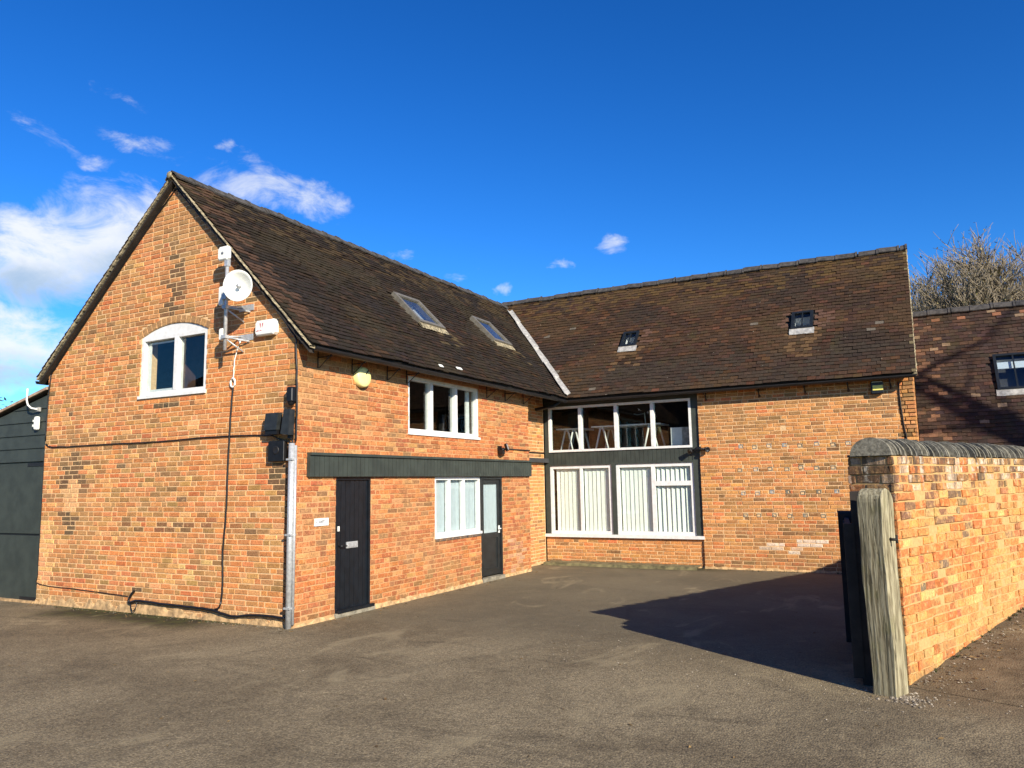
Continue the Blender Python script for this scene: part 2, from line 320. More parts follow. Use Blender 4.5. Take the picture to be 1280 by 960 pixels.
def slab(mb, fr, u0, u1, v0, v1, n0, n1, holes=(), planes=(), col=(1, 1, 1)):
    us = sorted({u0, u1, *[min(max(x, u0), u1) for h in holes for x in h[:2]]}); vs = sorted({v0, v1, *[min(max(x, v0), v1) for h in holes for x in h[2:]]})
    for i in range(len(us)-1):
        for j in range(len(vs)-1):
            cu, cv = (us[i]+us[i+1])/2, (vs[j]+vs[j+1])/2
            if any(h[0] < cu < h[1] and h[2] < cv < h[3] for h in holes): continue
            p = clip([(us[i], vs[j]), (us[i+1], vs[j]), (us[i+1], vs[j+1]), (us[i], vs[j+1])], planes)
            if len(p) > 2: mb.prism([fr.p(u, v, n0) for u, v in p], [fr.p(u, v, n1) for u, v in p], col)
def lay_bricks(fr, u0, u1, v0, v1, holes, planes, colfn, rg, irregular=.5, holefn=None, ch=.0075, course=.075):
    out = []; v = v0; row = 0
    while v < v1-.02:
        bh = course-.0125; top = min(v+bh, v1); u = u0-(.118 if row % 2 else 0)-.236*rg.random()*irregular; k = rg.randrange(4)
        hl = list(holes)+(holefn(v, top) if holefn else [])
        while u < u1:
            L = (.108 if (k % 3 == 2 if row % 2 else k % 5 == 4) else .224)+rg.uniform(-.008, .008)*irregular*2; k += 1
            for (a, b, c, d) in subtract([(max(u, u0), min(u+L, u1), v+rg.uniform(-.002, .002), top+rg.uniform(-.002, .002))], hl):
                if b-a < .022 or d-c < .018: continue
                p = clip([(a, c), (b, c), (b, d), (a, d)], planes)
                if len(p) > 2 and parea(p) > .0009:
                    j = .0022*irregular*2
                    p = [(x+rg.uniform(-j, j), y+rg.uniform(-j, j)) for x, y in p]
                    out.append((fr, p, rg.uniform(-.004, .004)*irregular*1.6, colfn(sum(q[0] for q in p)/len(p), sum(q[1] for q in p)/len(p), rg)))
            u += L+.0125+rg.uniform(-.002, .003)
        v += course; row += 1
    return out
def emit_brick(mb, br, ch=.005, depth=.028):
    fr, p, n, col = br; cx = sum(q[0] for q in p)/len(p); cy = sum(q[1] for q in p)/len(p)
    ins = [(x+(ch if x < cx else -ch)*min(1, abs(x-cx)/.02), y+(ch if y < cy else -ch)*min(1, abs(y-cy)/.015)) for x, y in p]
    k = len(p); vs = [fr.p(x, y, n) for x, y in ins]+[fr.p(x, y, n-ch) for x, y in p]+[fr.p(x, y, -depth) for x, y in p]
    fs = [tuple(range(k))]+[(i, k+i, k+(i+1) % k, (i+1) % k) for i in range(k)]+[(k+i, 2*k+i, 2*k+(i+1) % k, k+(i+1) % k) for i in range(k)]
    mb.add(vs, fs, col)
def scr_area(br):
    P = [px(br[0].p(x, y, 0)) for x, y in br[1]]
    if any(q is None for q in P): return 0
    cx = sum(q[0] for q in P)/len(P); cy = sum(q[1] for q in P)/len(P)
    if not (0 < cx < 1280 and 0 < cy < 960): return 0
    if (CAM-br[0].p(*br[1][0], 0)).dot(br[0].N) <= 0: return 0
    return parea(P)
def place_pieces(groups, limit, name, stuffname, emit):   # groups: (pieces, parent, material)
    allp = sorted(((scr_area(b), gi, bi) for gi, g in enumerate(groups) for bi, b in enumerate(g[0])), reverse=True)
    single = {(gi, bi) for a, gi, bi in allp[:limit] if a > 0}
    for gi, (pcs, par, mat) in enumerate(groups):
        st = MB()
        for bi, b in enumerate(pcs):
            if (gi, bi) in single: m = MB(); emit(m, b); m.build(name, mat, par)
            else: emit(st, b)
        if st.v: st.build(stuffname, mat, par, kind='stuff')
def pick(rg, table):
    x = rg.random(); 
    for w, c in table:
        x -= w
        if x <= 0: break
    k = rg.uniform(.8, 1.2); return (c[0]*k*rg.uniform(.95, 1.05), c[1]*k*rg.uniform(.92, 1.08), c[2]*k*rg.uniform(.88, 1.12))
def lerp(a, b, t): return tuple(x+(y-x)*t for x, y in zip(a, b))

# ------------------------------------------------------------------ ground
g = MB(); g.add([(-150, -120, 0), (150, -120, 0), (150, 180, 0), (-150, 180, 0)], [(0, 1, 2, 3)])
g.build('ground', M_asphalt, None, kind='structure', origin=(0, 0, 0))

# ------------------------------------------------------------------ dimensions of the barn
W = 5.728; L1 = 6.95; S = .412; L = 8.547; X2 = 7.40
EX, EZ = .334, 3.764; XA, HR = -2.628, 6.766; VY = -.10; LEX, LEZ = -5.90, 3.80
FEY, FRY, FRZ = 8.281, 10.90, 6.87; REARY = 2*FRY-FEY
sl1 = (HR-EZ)/(EX-XA); sl2 = (HR-LEZ)/(XA-LEX); slf = (FRZ-EZ)/(FRY-FEY)
GAB = Fr((-W, 0, 0), (1, 0, 0), (0, 0, 1), (0, -1, 0)); FRO = Fr((0, 0, 0), (0, 1, 0), (0, 0, 1), (1, 0, 0))
FAR = Fr((0, L, 0), (1, 0, 0), (0, 0, 1), (0, -1, 0)); REC = Fr((-S, 0, 0), (0, 1, 0), (0, 0, 1), (1, 0, 0))
END = Fr((X2, L, 0), (0, 1, 0), (0, 0, 1), (1, 0, 0))
SL1 = math.hypot(EX-XA, HR-EZ); SL2 = math.hypot(XA-LEX, HR-LEZ); SLF = math.hypot(FRY-FEY, FRZ-EZ)
RO1 = Fr((EX, 0, EZ), (0, 1, 0), (XA-EX, 0, HR-EZ), (HR-EZ, 0, EX-XA)); RO2 = Fr((LEX, 0, LEZ), (0, 1, 0), (XA-LEX, 0, HR-LEZ), (LEZ-HR, 0, XA-LEX))
ROF = Fr((0, FEY, EZ), (1, 0, 0), (0, FRY-FEY, FRZ-EZ), (0, EZ-FRZ, FRY-FEY)); ROB = Fr((0, REARY, EZ), (1, 0, 0), (0, FRY-REARY, FRZ-EZ), (0, FRZ-EZ, REARY-FRY))
barn = thing('brick_barn', (-2.6, 5, 0), 'L-shaped orange brick barn with steep dark tiled roofs around the yard', 'building')

# ---- walls: mortar bodies
gw0, gw1, gwz0, gwz1 = -3.32+W, -1.82+W, 3.24, 4.40
def rake(off):   # clip planes for the gable in (u = x+W, v = z)
    return [(sl1, 1, EZ+sl1*(EX+W)-off), (-sl2, 1, LEZ-sl2*(LEX+W)-off)]
g_holes = [(gw0, gw1, gwz0, gwz1)]
f_holes = [(.807, 1.60, 0, 1.98), (3.345, 4.90, .953, 1.98), (4.90, 5.74, 0, 1.98), (2.568, 4.868, 2.706, 3.66)]
mb = MB(); slab(mb, GAB, 0, W-.008, 0, 6.8, -.007, -.30, g_holes, rake(.13)); gable = mb.build('gable_wall', M_mortar, barn)
mb = MB(); slab(mb, FRO, .30, L1, 0, 3.95, -.007, -.30, f_holes); slab(mb, FRO, .007, .30, 0, 3.95, -.007, -.2); front = mb.build('front_wall', M_mortarfront, barn)
mb = MB(); slab(mb, REC, L1-.25, L, 0, 3.95, -.007, -.25); rec = mb.build('recessed_wall', M_mortar, barn)
mb = MB(); slab(mb, FAR, -S, 3.262, 0, .60, -.055, -.3); slab(mb, FAR, 3.262, X2-.008, 0, 3.95, -.007, -.3); farw = mb.build('far_wall', M_mortar, barn)
ep = [(-slf, 1, EZ-slf*(FEY-L)-.1), (slf, 1, EZ+slf*(REARY-L)-.1)]
mb = MB(); slab(mb, END, .3, REARY-.3-L, 0, 6.8, -.007, -.30, (), ep); slab(mb, END, .007, .3, 0, 4, -.007, -.28); endw = mb.build('end_wall', M_mortar, barn)
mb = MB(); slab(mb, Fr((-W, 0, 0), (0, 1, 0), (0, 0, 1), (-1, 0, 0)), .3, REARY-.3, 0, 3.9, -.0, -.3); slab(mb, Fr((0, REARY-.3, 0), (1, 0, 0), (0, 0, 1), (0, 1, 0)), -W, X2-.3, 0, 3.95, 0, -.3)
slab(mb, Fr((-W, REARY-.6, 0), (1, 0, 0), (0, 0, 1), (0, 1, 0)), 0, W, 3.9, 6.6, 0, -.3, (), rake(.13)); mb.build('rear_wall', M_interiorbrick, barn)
# ---- brick colours
T_g = ((.47, (.56, .215, .075)), (.25, (.42, .22, .082)), (.09, (.31, .17, .068)), (.15, (.61, .31, .12)), (.01, (.15, .10, .05)), (.03, (.52, .15, .058)))
T_f = ((.48, (.44, .155, .052)), (.27, (.34, .105, .042)), (.16, (.48, .235, .09)), (.09, (.23, .12, .052)))
T_r = ((.54, (.56, .25, .083)), (.24, (.37, .185, .07)), (.14, (.56, .175, .062)), (.08, (.21, .115, .05)))
T_w = ((.40, (.56, .245, .072)), (.28, (.55, .165, .047)), (.18, (.62, .38, .135)), (.11, (.40, .135, .055)), (.03, (.16, .12, .08)), (.03, (.46, .38, .26)))
def drift(c, u, v, k, sd, brown=(.39, .195, .076), orange=(.60, .215, .066)):
    n = mnoise.noise(V((u*.55+sd, v*1.1, sd)))*1.6+mnoise.noise(V((u*2.3, v*3.1+sd, sd)))*.5
    return lerp(c, brown if n < 0 else orange, min(.75, abs(n)*k))
def soot(u, v, cu, cv, ru, rv): return max(0., 1-((u-cu)/ru)**2-((v-cv)/rv)**2)
def col_g(u, v, rg):
    x = u-W; c = drift(pick(rg, T_g), u, v, .75, 3.)
    if v > 4.3: c = lerp(c, (.27, .15, .066), .35*rg.random())
    d = max(soot(x, v, -2.62, 4.95, .35, .9)*.7, soot(x, v, -4.92, 2.05, .5, .55)*.8, soot(x, v, -.36, 1.95, .28, .3)*.95, soot(x, v, -5.0, 1.35, .35, .25)*.9, soot(x, v, -2.7, 3.12, .8, .1)*.6, soot(x, v, -2.2, 1.28, 2.2, .16)*.45)
    if rg.random() < d*1.3: c = lerp(c, (.075, .06, .038), min(.85, d+.25))
    if abs(x+4.93) < .2 and abs(v-1.80) < .26: c = (.68*rg.uniform(.9, 1.05), .36, .16)
    if x < -5.38 and .25 < v < 1.35: c = (.66, .37*rg.uniform(.8, 1.1), .14)
    if abs(x+1.9) < .3 and abs(v-.75) < .3 and rg.random() < .25: c = (.60, .38, .14)
    if v < .16: c = lerp(c, (.50, .34, .17), .6)
    return c
def col_f(u, v, rg):
    c = drift(pick(rg, T_f), u, v, .6, 9., (.40, .20, .085), (.47, .15, .048))
    if v > 3.45 and rg.random() < .7: c = lerp(c, (.34, .22, .10), .6)
    if abs(u-6.3) < .35 and v < .7 and rg.random() < .6: c = lerp(c, (.56, .38, .26), rg.uniform(.2, .6))
    if 3.6 < u < 4.9 and v < .5 and rg.random() < .4: c = lerp(c, (.26, .15, .06), .6)
    return c
def col_r(u, v, rg):
    c = drift(pick(rg, T_r), u, v, .65, 17., (.40, .195, .073), (.58, .24, .077))
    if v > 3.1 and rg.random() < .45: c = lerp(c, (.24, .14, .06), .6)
    if v < .9 and u > 3.2: c = lerp(c, (.33, .16, .07), .45*rg.random())
    for (a, b, z0, z1) in ((4.42, 4.85, .43, .58), (5.02, 5.60, .49, .60), (5.0, 5.12, .36, .56), (5.52, 5.62, .40, .56)):
        if a < u < b and z0 < v < z1: c = lerp(c, (.80, .72, .60), rg.uniform(.25, .8))
    return c
rg = random.Random(7)
ACX, ARI = -2.57+W, 0; hw = .75; rise = .165; RAD = (hw*hw+rise*rise)/(2*rise); ACZ = 4.222+rise-RAD
def arch_hole(a, b):   # bricks stop at the back of the arch ring
    ro = RAD+.115; out = []; m = (a+b)/2-ACZ
    if b > 4.16 and m < ro:
        h = math.sqrt(max(0, ro*ro-m*m)); h = min(h, .80); out.append((ACX-h, ACX+h, a-.01, b+.01))
    return out
gb = lay_bricks(GAB, 0, W, .012, 6.7, g_holes, rake(.14), col_g, rg, .5, arch_hole)
n_v = 15
for i in range(n_v):   # segmental arch over the gable window
    t = math.asin(hw/RAD)*1.06; a0 = -t+2*t*i/n_v; a1 = -t+2*t*(i+.88)/n_v; q = []
    for (r, a) in ((RAD+.004, a0), (RAD+.004, a1), (RAD+.112, a1), (RAD+.112, a0)): q.append((ACX+r*math.sin(a), ACZ+r*math.cos(a)))
    gb.append((GAB, q, rg.uniform(-.002, .004), lerp((.42, .23, .09), (.30, .17, .08), rg.random())))
mb = MB()   # mortar filling the spandrels and joints of the arch
for i in range(24):
    x0, x1 = -hw+i*2*hw/24, -hw+(i+1)*2*hw/24
    z0, z1 = [ACZ+math.sqrt(RAD*RAD-x*x) for x in (x0, x1)]
    lo = [GAB.p(ACX+x0, z0, -.007), GAB.p(ACX+x1, z1, -.007), GAB.p(ACX+x1, gwz1+.01, -.007), GAB.p(ACX+x0, gwz1+.01, -.007)]
    mb.prism(lo, [p+V((0, .25, 0)) for p in lo])
mb.build('arch_mortar', M_mortar, gable)
fbk = lay_bricks(FRO, 0, L1, .06, 3.9, f_holes+[(3.30, 4.90, .86, .953)], (), col_f, random.Random(11), .9)
for i in range(13):   # blue brick sill under the ground-floor window
    a = 3.35+i*.119; fbk.append((FRO, [(a, .868), (a+.108, .868), (a+.108, .948), (a, .948)], .012, lerp((.045, .045, .05), (.12, .09, .07), rg.random())))
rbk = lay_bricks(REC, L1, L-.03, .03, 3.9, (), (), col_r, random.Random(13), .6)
FARL = Fr((0, L+.048, 0), (1, 0, 0), (0, 0, 1), (0, -1, 0))
vents = []
for j, (z, n, xa) in enumerate(((2.505, 8, 4.11), (2.04, 7, 4.10), (1.56, 7, 4.105), (1.105, 6, 4.13))):
    for i in range(n): rv_ = random.Random(i*7+j*31); vents.append((xa+i*.2985+rv_.uniform(-.02, .02), z+rv_.uniform(-.018, .018)))
vents.append((4.99, 2.872))
v_holes = [(x-.052, x+.052, z-.04, z+.04) for x, z in vents]
far_b = lay_bricks(FAR, 3.262, X2, .04, 3.9, v_holes, (), col_r, random.Random(17), .5)
low_b = lay_bricks(FARL, -S, 3.255, .03, .595, (), (), col_r, random.Random(19), .7)
end_b = lay_bricks(END, 0, REARY-.4-L, .04, 6.6, (), ep, col_r, random.Random(23), .5)
place_pieces([(gb, gable, M_brick), (fbk, front, M_brickfront), (rbk, rec, M_brick), (far_b+low_b, farw, M_brick), (end_b, endw, M_brick)], 300, 'brick', 'brickwork', emit_brick)
# small square vents in the far wall, pale mortar round a dark hole
vr = random.Random(4)
for x, z in vents[:-1]:
    mb = MB(); a = vr.uniform(.38, .62)
    mb.fbox(FAR, x-.042, x+.042, z-.036, z-.036+.012, -.03, .002); mb.fbox(FAR, x-.042, x+.042, z+.024, z+.036, -.03, .002)
    mb.fbox(FAR, x-.042, x-.036, z-.024, z+.024, -.03, .002); mb.fbox(FAR, x+.036, x+.042, z-.024, z+.024, -.03, .002)
    if vr.random() < .3: mb.fbox(FAR, x-.036, x-.036+.072*a, z-.024, z+(.024 if vr.random() < .5 else 0), -.03, -.004)
    o = mb.build('wall_vent', (M_lead if vr.random() < .35 else M_concrete), farw)
    fb('vent_hole', M_blackplastic, farw, FAR, x-.036, x+.036, z-.024, z+.024, -.035, -.015)
fb('vent_hole', M_blackplastic, farw, FAR, vents[-1][0]-.052, vents[-1][0]+.052, vents[-1][1]-.04, vents[-1][1]+.04, -.06, -.012)
# plinths: ragged cement footing
def plinth(fr, u0, u1, h, out, seed, par):
    r = random.Random(seed); mb = MB(); n = int((u1-u0)/.09); pr = None
    for i in range(n+1):
        u = u0+(u1-u0)*i/n; hh = h*r.choice((.25, .5, .8, 1.0, 1.1))*r.uniform(.85, 1.1); oo = out*r.uniform(.2, 1.0)
        q = [fr.p(u, -.02, oo+.012), fr.p(u, hh*.6, oo), fr.p(u, hh, .004), fr.p(u, hh, -.02)]
        if pr: mb.add(pr+q, [(0, 4, 5, 1), (1, 5, 6, 2), (2, 6, 7, 3)])
        pr = q
    mb.build('plinth', M_plinth, par)
plinth(GAB, 0, W+.01, .13, .02, 1, gable); plinth(FRO, -.01, .78, .055, .02, 2, front); plinth(FRO, 1.63, 4.88, .07, .025, 3, front); plinth(FRO, 5.76, L1, .065, .025, 4, front)
plinth(REC, L1, L-.05, .08, .03, 5, rec); plinth(FAR, 3.26, X2, .05, .015, 6, farw)

# ---- windows
def window(fr, u0, u1, v0, v1, mull, par, fw_=.055, mw=.06, n0=-.11, n1=-.02, trans=(), sill=.0, mat=None, glass=None, name='window', sillh=.045, rot=None):
    mat = mat or M_white; mb = MB()
    for a in ((u0, u0+fw_, v0, v1), (u1-fw_, u1, v0, v1), (u0+fw_, u1-fw_, v0, v0+fw_), (u0+fw_, u1-fw_, v1-fw_, v1)): mb.fbox(fr, *a, n0, n1)
    w = mb.build(name, mat, par)
    edges = [u0+fw_]+[x for m in mull for x in (m-mw/2, m+mw/2)]+[u1-fw_]
    for m in mull: fb('mullion', mat, w, fr, m-mw/2, m+mw/2, v0+fw_, v1-fw_, n0, n1+.004)
    for i in range(0, len(edges), 2):
        a, b = edges[i], edges[i+1]; cuts = [v0+fw_]
        for (k, z, h) in trans:
            if k == i//2: fb('transom', mat, w, fr, a, b, z-h/2, z+h/2, n0, n1+.003); cuts += [z-h/2, z+h/2]
        cuts.append(v1-fw_)
        for j in range(0, len(cuts), 2): fb('pane', glass or M_glass, w, fr, a, b, cuts[j], cuts[j+1], n0+.035, n0+.041)
    if sill: fb('sill', mat, w, fr, u0-.015, u1+.015, v0-sillh+.002, v0+.002, n0, sill)
    return w
gwin = window(GAB, gw0+.004, gw1-.004, gwz0+.05, 4.222, [(gw0+gw1)/2+.06], barn, .06, .085, -.12, -.015, sill=.025)
mb = MB()   # arched head board
for i in range(16):
    x0, x1 = -hw+.006+i*(2*hw-.012)/16, -hw+.006+(i+1)*(2*hw-.012)/16
    z0, z1 = [ACZ+math.sqrt(RAD*RAD-x*x)-.006 for x in (x0, x1)]
    lo = [GAB.p(ACX+x0, 4.224, -.022), GAB.p(ACX+x1, 4.224, -.022), GAB.p(ACX+x1, max(z1, 4.227), -.022), GAB.p(ACX+x0, max(z0, 4.227), -.022)]
    mb.prism(lo, [p+V((0, .07, 0)) for p in lo])
mb.build('head_board', M_white, gwin)
mb = MB()   # opening casement seen inside the left light
a, b, c, d = gw0+.079, (gw0+gw1)/2+.01, gwz0+.125, 4.147
for q in ((a, a+.05, c, d), (b-.02, b, c, d), (a+.05, b-.02, c, c+.03), (a+.05, b-.02, d-.03, d)): mb.fbox(GAB, *q, -.105, -.088)
mb.build('casement', M_white, gwin)
w1 = window(FRO, 2.572, 4.864, 2.715, 3.655, [3.29, 4.085], barn, .06, .075, -.13, -.025, sill=.02)
fb('casement', M_white, w1, FRO, 4.60, 4.72, 2.78, 3.59, -.16, -.135)
w2 = window(FRO, 3.35, 4.895, .958, 1.975, [3.83, 4.32], barn, .055, .06, -.10, -.02, sill=.015)
# timber infill of the far wing
mb = MB()
for a in ((-S, -.30, .665, 3.72), (3.10, 3.262, .665, 3.72), (-.30, 3.10, 2.222, 2.262), (-.30, 3.10, 3.60, 3.72), (1.232, 1.338, .665, 2.222)): mb.fbox(FAR, *a, -.16, -.045)
infill = mb.build('timber_infill', M_grey, barn)
for i in range(34):
    a = -.30+i*.1; fb('board', M_grey, infill, FAR, a+.003, a+.097, 2.262, 2.535, -.12, -.058)
fb('board_backing', M_grey, infill, FAR, -.30, 3.10, 2.262, 2.535, -.16, -.12)
fb('sill', M_white, infill, FAR, -S-.01, 3.28, .598, .665, -.16, .015)
wu = window(FAR, -.30, 3.10, 2.537, 3.60, [.505, 1.383, 2.235], barn, .05, .075, -.14, -.03)
wa = window(FAR, -.298, 1.23, .667, 2.220, [.485], barn, .07, .065, -.14, -.072)
wb = window(FAR, 1.34, 3.098, .667, 2.220, [2.195], barn, .075, .085, -.14, -.072, trans=((1, 1.78, .10),))

# ---- doors
door = MB(); door.fbox(FRO, .807, .85, .06, 1.98, -.14, -.008); door.fbox(FRO, 1.56, 1.60, .06, 1.98, -.14, -.008); door.fbox(FRO, .85, 1.56, 1.93, 1.98, -.14, -.008)
dr1 = door.build('door', M_door, barn)
for i in range(7): fb('plank', M_door, dr1, FRO, .852+i*.1008+.003, .852+(i+1)*.1008-.003, .10, 1.925, -.085, -.035)
fb('door_core', M_door, dr1, FRO, .852, 1.558, .10, 1.925, -.11, -.086)
fb('weather_bar', M_door, dr1, FRO, .83, 1.64, .06, .10, -.13, .05)
fb('letter_plate', M_steel, dr1, FRO, 1.075, 1.325, .945, 1.035, -.035, -.022); fb('letter_flap', M_steel, dr1, FRO, 1.095, 1.305, .96, 1.02, -.022, -.015)
fb('latch', M_whitetrim, dr1, FRO, .875, .905, 1.20, 1.27, -.035, -.012)
mb = MB(); mb.fbox(FRO, .885, .925, .88, 1.06, -.035, -.028); mb.tube([FRO.p(.905, .99, -.03), FRO.p(.905, .99, .025), FRO.p(1.02, .985, .03)], .01); mb.build('handle', M_blackplastic, dr1)
fb('threshold', M_concrete, dr1, FRO, .80, 1.68, 0, .06, -.2, .03)
door = MB()
for a in ((4.903, 4.95, .07, 1.978), (5.69, 5.738, .07, 1.978), (4.95, 5.69, 1.92, 1.978)): door.fbox(FRO, *a, -.12, -.006)
dr2 = door.build('door', M_door2, barn)
mb = MB()
for a in ((4.955, 5.055, .10, 1.915), (5.585, 5.685, .10, 1.915), (5.055, 5.585, 1.83, 1.915), (5.055, 5.585, .10, .22), (5.055, 5.585, .80, .90)): mb.fbox(FRO, *a, -.08, -.035)
mb.build('door_leaf', M_door2, dr2); fb('lower_panel', M_door2, dr2, FRO, 5.055, 5.585, .22, .80, -.075, -.055)
fb('pane', M_blindpale, dr2, FRO, 5.055, 5.585, .90, 1.83, -.07, -.055); fb('glazing', M_glass, dr2, FRO, 5.055, 5.585, .90, 1.83, -.05, -.046)
mb = MB(); mb.fbox(FRO, 5.61, 5.65, .88, 1.02, -.035, -.02); mb.tube([FRO.p(5.63, .96, -.03), FRO.p(5.63, .96, .02), FRO.p(5.54, .96, .025)], .011); mb.build('handle', M_whitetrim, dr2)
fb('threshold', M_concrete, dr2, FRO, 4.89, 5.75, 0, .07, -.2, .035)
# ---- timber fascia over the doors
fas = fb('fascia', M_grey, barn, FRO, .20, L1+.0, 2.275, 2.312, -.0, .085)
fb('fascia_backing', M_grey, fas, FRO, .20, L1, 1.982, 2.275, .002, .035)
i = 0; u = .20
while u < L1-.02:
    u2 = min(u+.098, L1); fb('board', M_grey, fas, FRO, u+.004, u2-.004, 1.98, 2.275, .035, .056); u = u2
# ---- roof decks
skyl = [(3.88, 4.74, 1.50, 2.42), (6.98, 7.80, 1.70, 2.58)]; skyf = [(1.30, 1.69, 1.57, 2.09), (5.16, 5.60, 1.565, 2.125)]
def valley_planes(side):   # in RO1 (u=y, v): stay in front of the valley; in ROF (u=x, v): stay right of it
    if side == 1: return [(1, -(1/slf)*(HR-EZ)/SL1, FEY)]         # y <= FEY + (z-EZ)/slf
    return [(-1, -(1/sl1)*(FRZ-EZ)/SLF, -EX)]                       # x >= EX - (z-EZ)/sl1
mb = MB(); slab(mb, RO1, VY+.03, 11, .0, SL1, -.012, -.09, skyl, valley_planes(1)); slab(mb, RO2, VY+.03, REARY, 0, SL2, -.012, -.09)
slab(mb, ROF, -3.2, X2+.02, 0, SLF, -.012, -.09, skyf, valley_planes(2)); slab(mb, ROB, -3.2, X2+.02, 0, SLF, -.012, -.09)
roof = mb.build('roof', M_wooddark, barn)
def tiles(fr, u0, u1, vmax, holes, planes, colfn, seed, tw=.168, gauge=.1, over=.02):
    r = random.Random(seed); out = []; row = 0; v = -over
    while v < vmax-.03:
        u = u0-(tw/2 if row % 2 else 0)+r.uniform(-.01, .01); vt = min(v+gauge*1.45, vmax); sag = .012*math.sin(v*2.1+seed)
        while u < u1:
            w = tw-.004+r.uniform(-.003, .003); dv = r.uniform(-.008, .008) if r.random() > .012 else -r.uniform(.02, .045); a, b = max(u, u0), min(u+w, u1)
            if b-a > .03 and not any(h[0]-.05 < (a+b)/2 < h[1]+.05 and h[2]-.1 < v+gauge/2 < h[3]+.02 for h in holes):
                p = clip([(a, v+dv), (b, v+dv+r.uniform(-.004, .004)), (b, vt), (a, vt)], planes)
                if len(p) > 2 and parea(p) > .003: out.append((fr, p, (v, vt, r.uniform(0, .006), r.uniform(-.004, .004), u), colfn(u, v, r)))
            u += tw
        v += gauge; row += 1
    return out
def emit_tile(mb, t, th=.012):
    fr, p, (v0, v1, lift, tw, uc), col = t
    def n(u, v): return .004+lift+.020*(1-(v-v0)/(v1-v0))+tw*(u-uc)/.16+.02*mnoise.noise(V((uc*.9, v0*1.1, 4.)))+.012*mnoise.noise(V((uc*3, v0*3, 1.)))
    mb.prism([fr.p(u, v, n(u, v)-th) for u, v in p], [fr.p(u, v, n(u, v)) for u, v in p], col)
T_t = ((0.42, (0.026, 0.0188, 0.0133)), (0.28, (0.0312, 0.0211, 0.0141)), (0.16, (0.023, 0.0179, 0.0141)), (0.1, (0.0385, 0.0229, 0.0145)), (0.04, (0.0515, 0.0287, 0.0174)))
T_u = ((0.32, (0.0572, 0.0317, 0.0192)), (0.28, (0.0503, 0.0293, 0.0187)), (0.18, (0.0436, 0.0267, 0.0184)), (0.15, (0.0709, 0.035, 0.0198)), (0.07, (0.0868, 0.0413, 0.0224)))
T_o = ((0.32, (0.0508, 0.0316, 0.0237)), (0.28, (0.0454, 0.0298, 0.0237)), (0.18, (0.0406, 0.0279, 0.0229)), (0.15, (0.0588, 0.0351, 0.0248)), (0.07, (0.0776, 0.0418, 0.0275)))
def col_t(u, v, r):
    c = pick(r, T_t); n = mnoise.noise(V((u*.8, v*.9, 7.)))
    c = lerp(c, (.042, .034, .021), min(.6, max(0, n)*1.4)) if n > 0 else lerp(c, (.022, .019, .017), min(.6, -n*1.3))
    if v > 3.2 and r.random() < .35: c = lerp(c, (.085, .058, .028), .5)
    for (a, b, c0, d) in skyl:
        if a-.1 < u < b+.2 and c0-.75 < v < c0 and r.random() < .5*(1-(c0-v)/.75): c = lerp(c, (.11, .08, .04), .6)
    if u < .45 and r.random() < .5: c = lerp(c, (.10, .055, .035), .6)
    return c
def col_u(u, v, r):
    c = pick(r, T_u); n = mnoise.noise(V((u*.7, v*.9, 2.)))*1.5; c = lerp(c, (.030, .025, .021), min(.65, max(0, n))) if n > 0 else lerp(c, (.07, .045, .024), min(.5, -n))
    if v > 2.9 and r.random() < (v-2.7)*.55: c = lerp(c, (.105, .064, .024), r.uniform(.3, .75))
    if v < .9 and r.random() < .5: c = lerp(c, (.045, .035, .026), .6)
    for (a, b, c0, d) in skyf:
        if a-.15 < u < b+.1 and c0-1.0 < v < c0 and r.random() < .75*(1-(c0-v)/1.0): c = lerp(c, (.15, .088, .042), .6)
        if (a-.3 < u < a or b < u < b+.3) and c0 < v < d and r.random() < .5: c = lerp(c, (.13, .072, .052), .6)
    if r.random() < .003: c = (.13, .11, .085)
    if u > 7.38 and r.random() < .5: c = (.14, .11, .06)
    return c
t1 = tiles(RO1, VY, 11, SL1, skyl, valley_planes(1), col_t, 31); t2 = tiles(RO2, VY, REARY, SL2, (), (), col_t, 33)
t3 = tiles(ROF, -3.2, X2+.06, SLF, skyf, valley_planes(2), col_u, 35); t4 = tiles(ROB, -3.2, X2+.06, SLF, (), (), col_u, 37)
place_pieces([(t1+t2, roof, M_tile), (t3+t4, roof, M_tile2)], 300, 'roof_tile', 'roof_tiling', emit_tile)
# ridge tiles
def ridge_tile(A, B, r, par, seed, mat=None, w=.15, drop=.12):
    rr = random.Random(seed); A, B = V(A), V(B); d = (B-A).normalized(); s = d.cross(V((0, 0, 1))).normalized(); mb = MB()
    j = V((rr.uniform(-.012, .012), rr.uniform(-.012, .012), rr.uniform(-.01, .016)))
    prof = [(-w, -drop), (-w*.82, -drop*.72), (-w*.5, -drop*.25), (-w*.2, -.01), (0, .012), (w*.2, -.01), (w*.5, -drop*.25), (w*.82, -drop*.72), (w, -drop)]
    def ring(P, k, e): return [P+s*a*k+V((0, 0, z*k+e)) for a, z in prof]+[P+s*a*k*.9+V((0, 0, z*k-.02+e)) for a, z in prof[::-1]]
    A2, B2 = A+j, B+V((j.x, j.y, rr.uniform(-.01, .012)))
    mb.prism(ring(A2, 1, .045), ring(B2, 1, .04)); mb.prism(ring(B2-d*.035, 1.14, .056), ring(B2+d*.012, 1.14, .056))
    return mb.build('ridge_tile', mat or M_ridge, par)
y = VY-.02; k = 0
while y < 10.7:
    ridge_tile((XA, y, HR), (XA, min(y+.37, 10.72), HR), .1, roof, k); y += .39; k += 1
x = -2.75
while x < X2:
    ridge_tile((x, FRY, FRZ+.0), (min(x+.40, X2+.06), FRY, FRZ), .1, roof, k+100); x += .42; k += 1
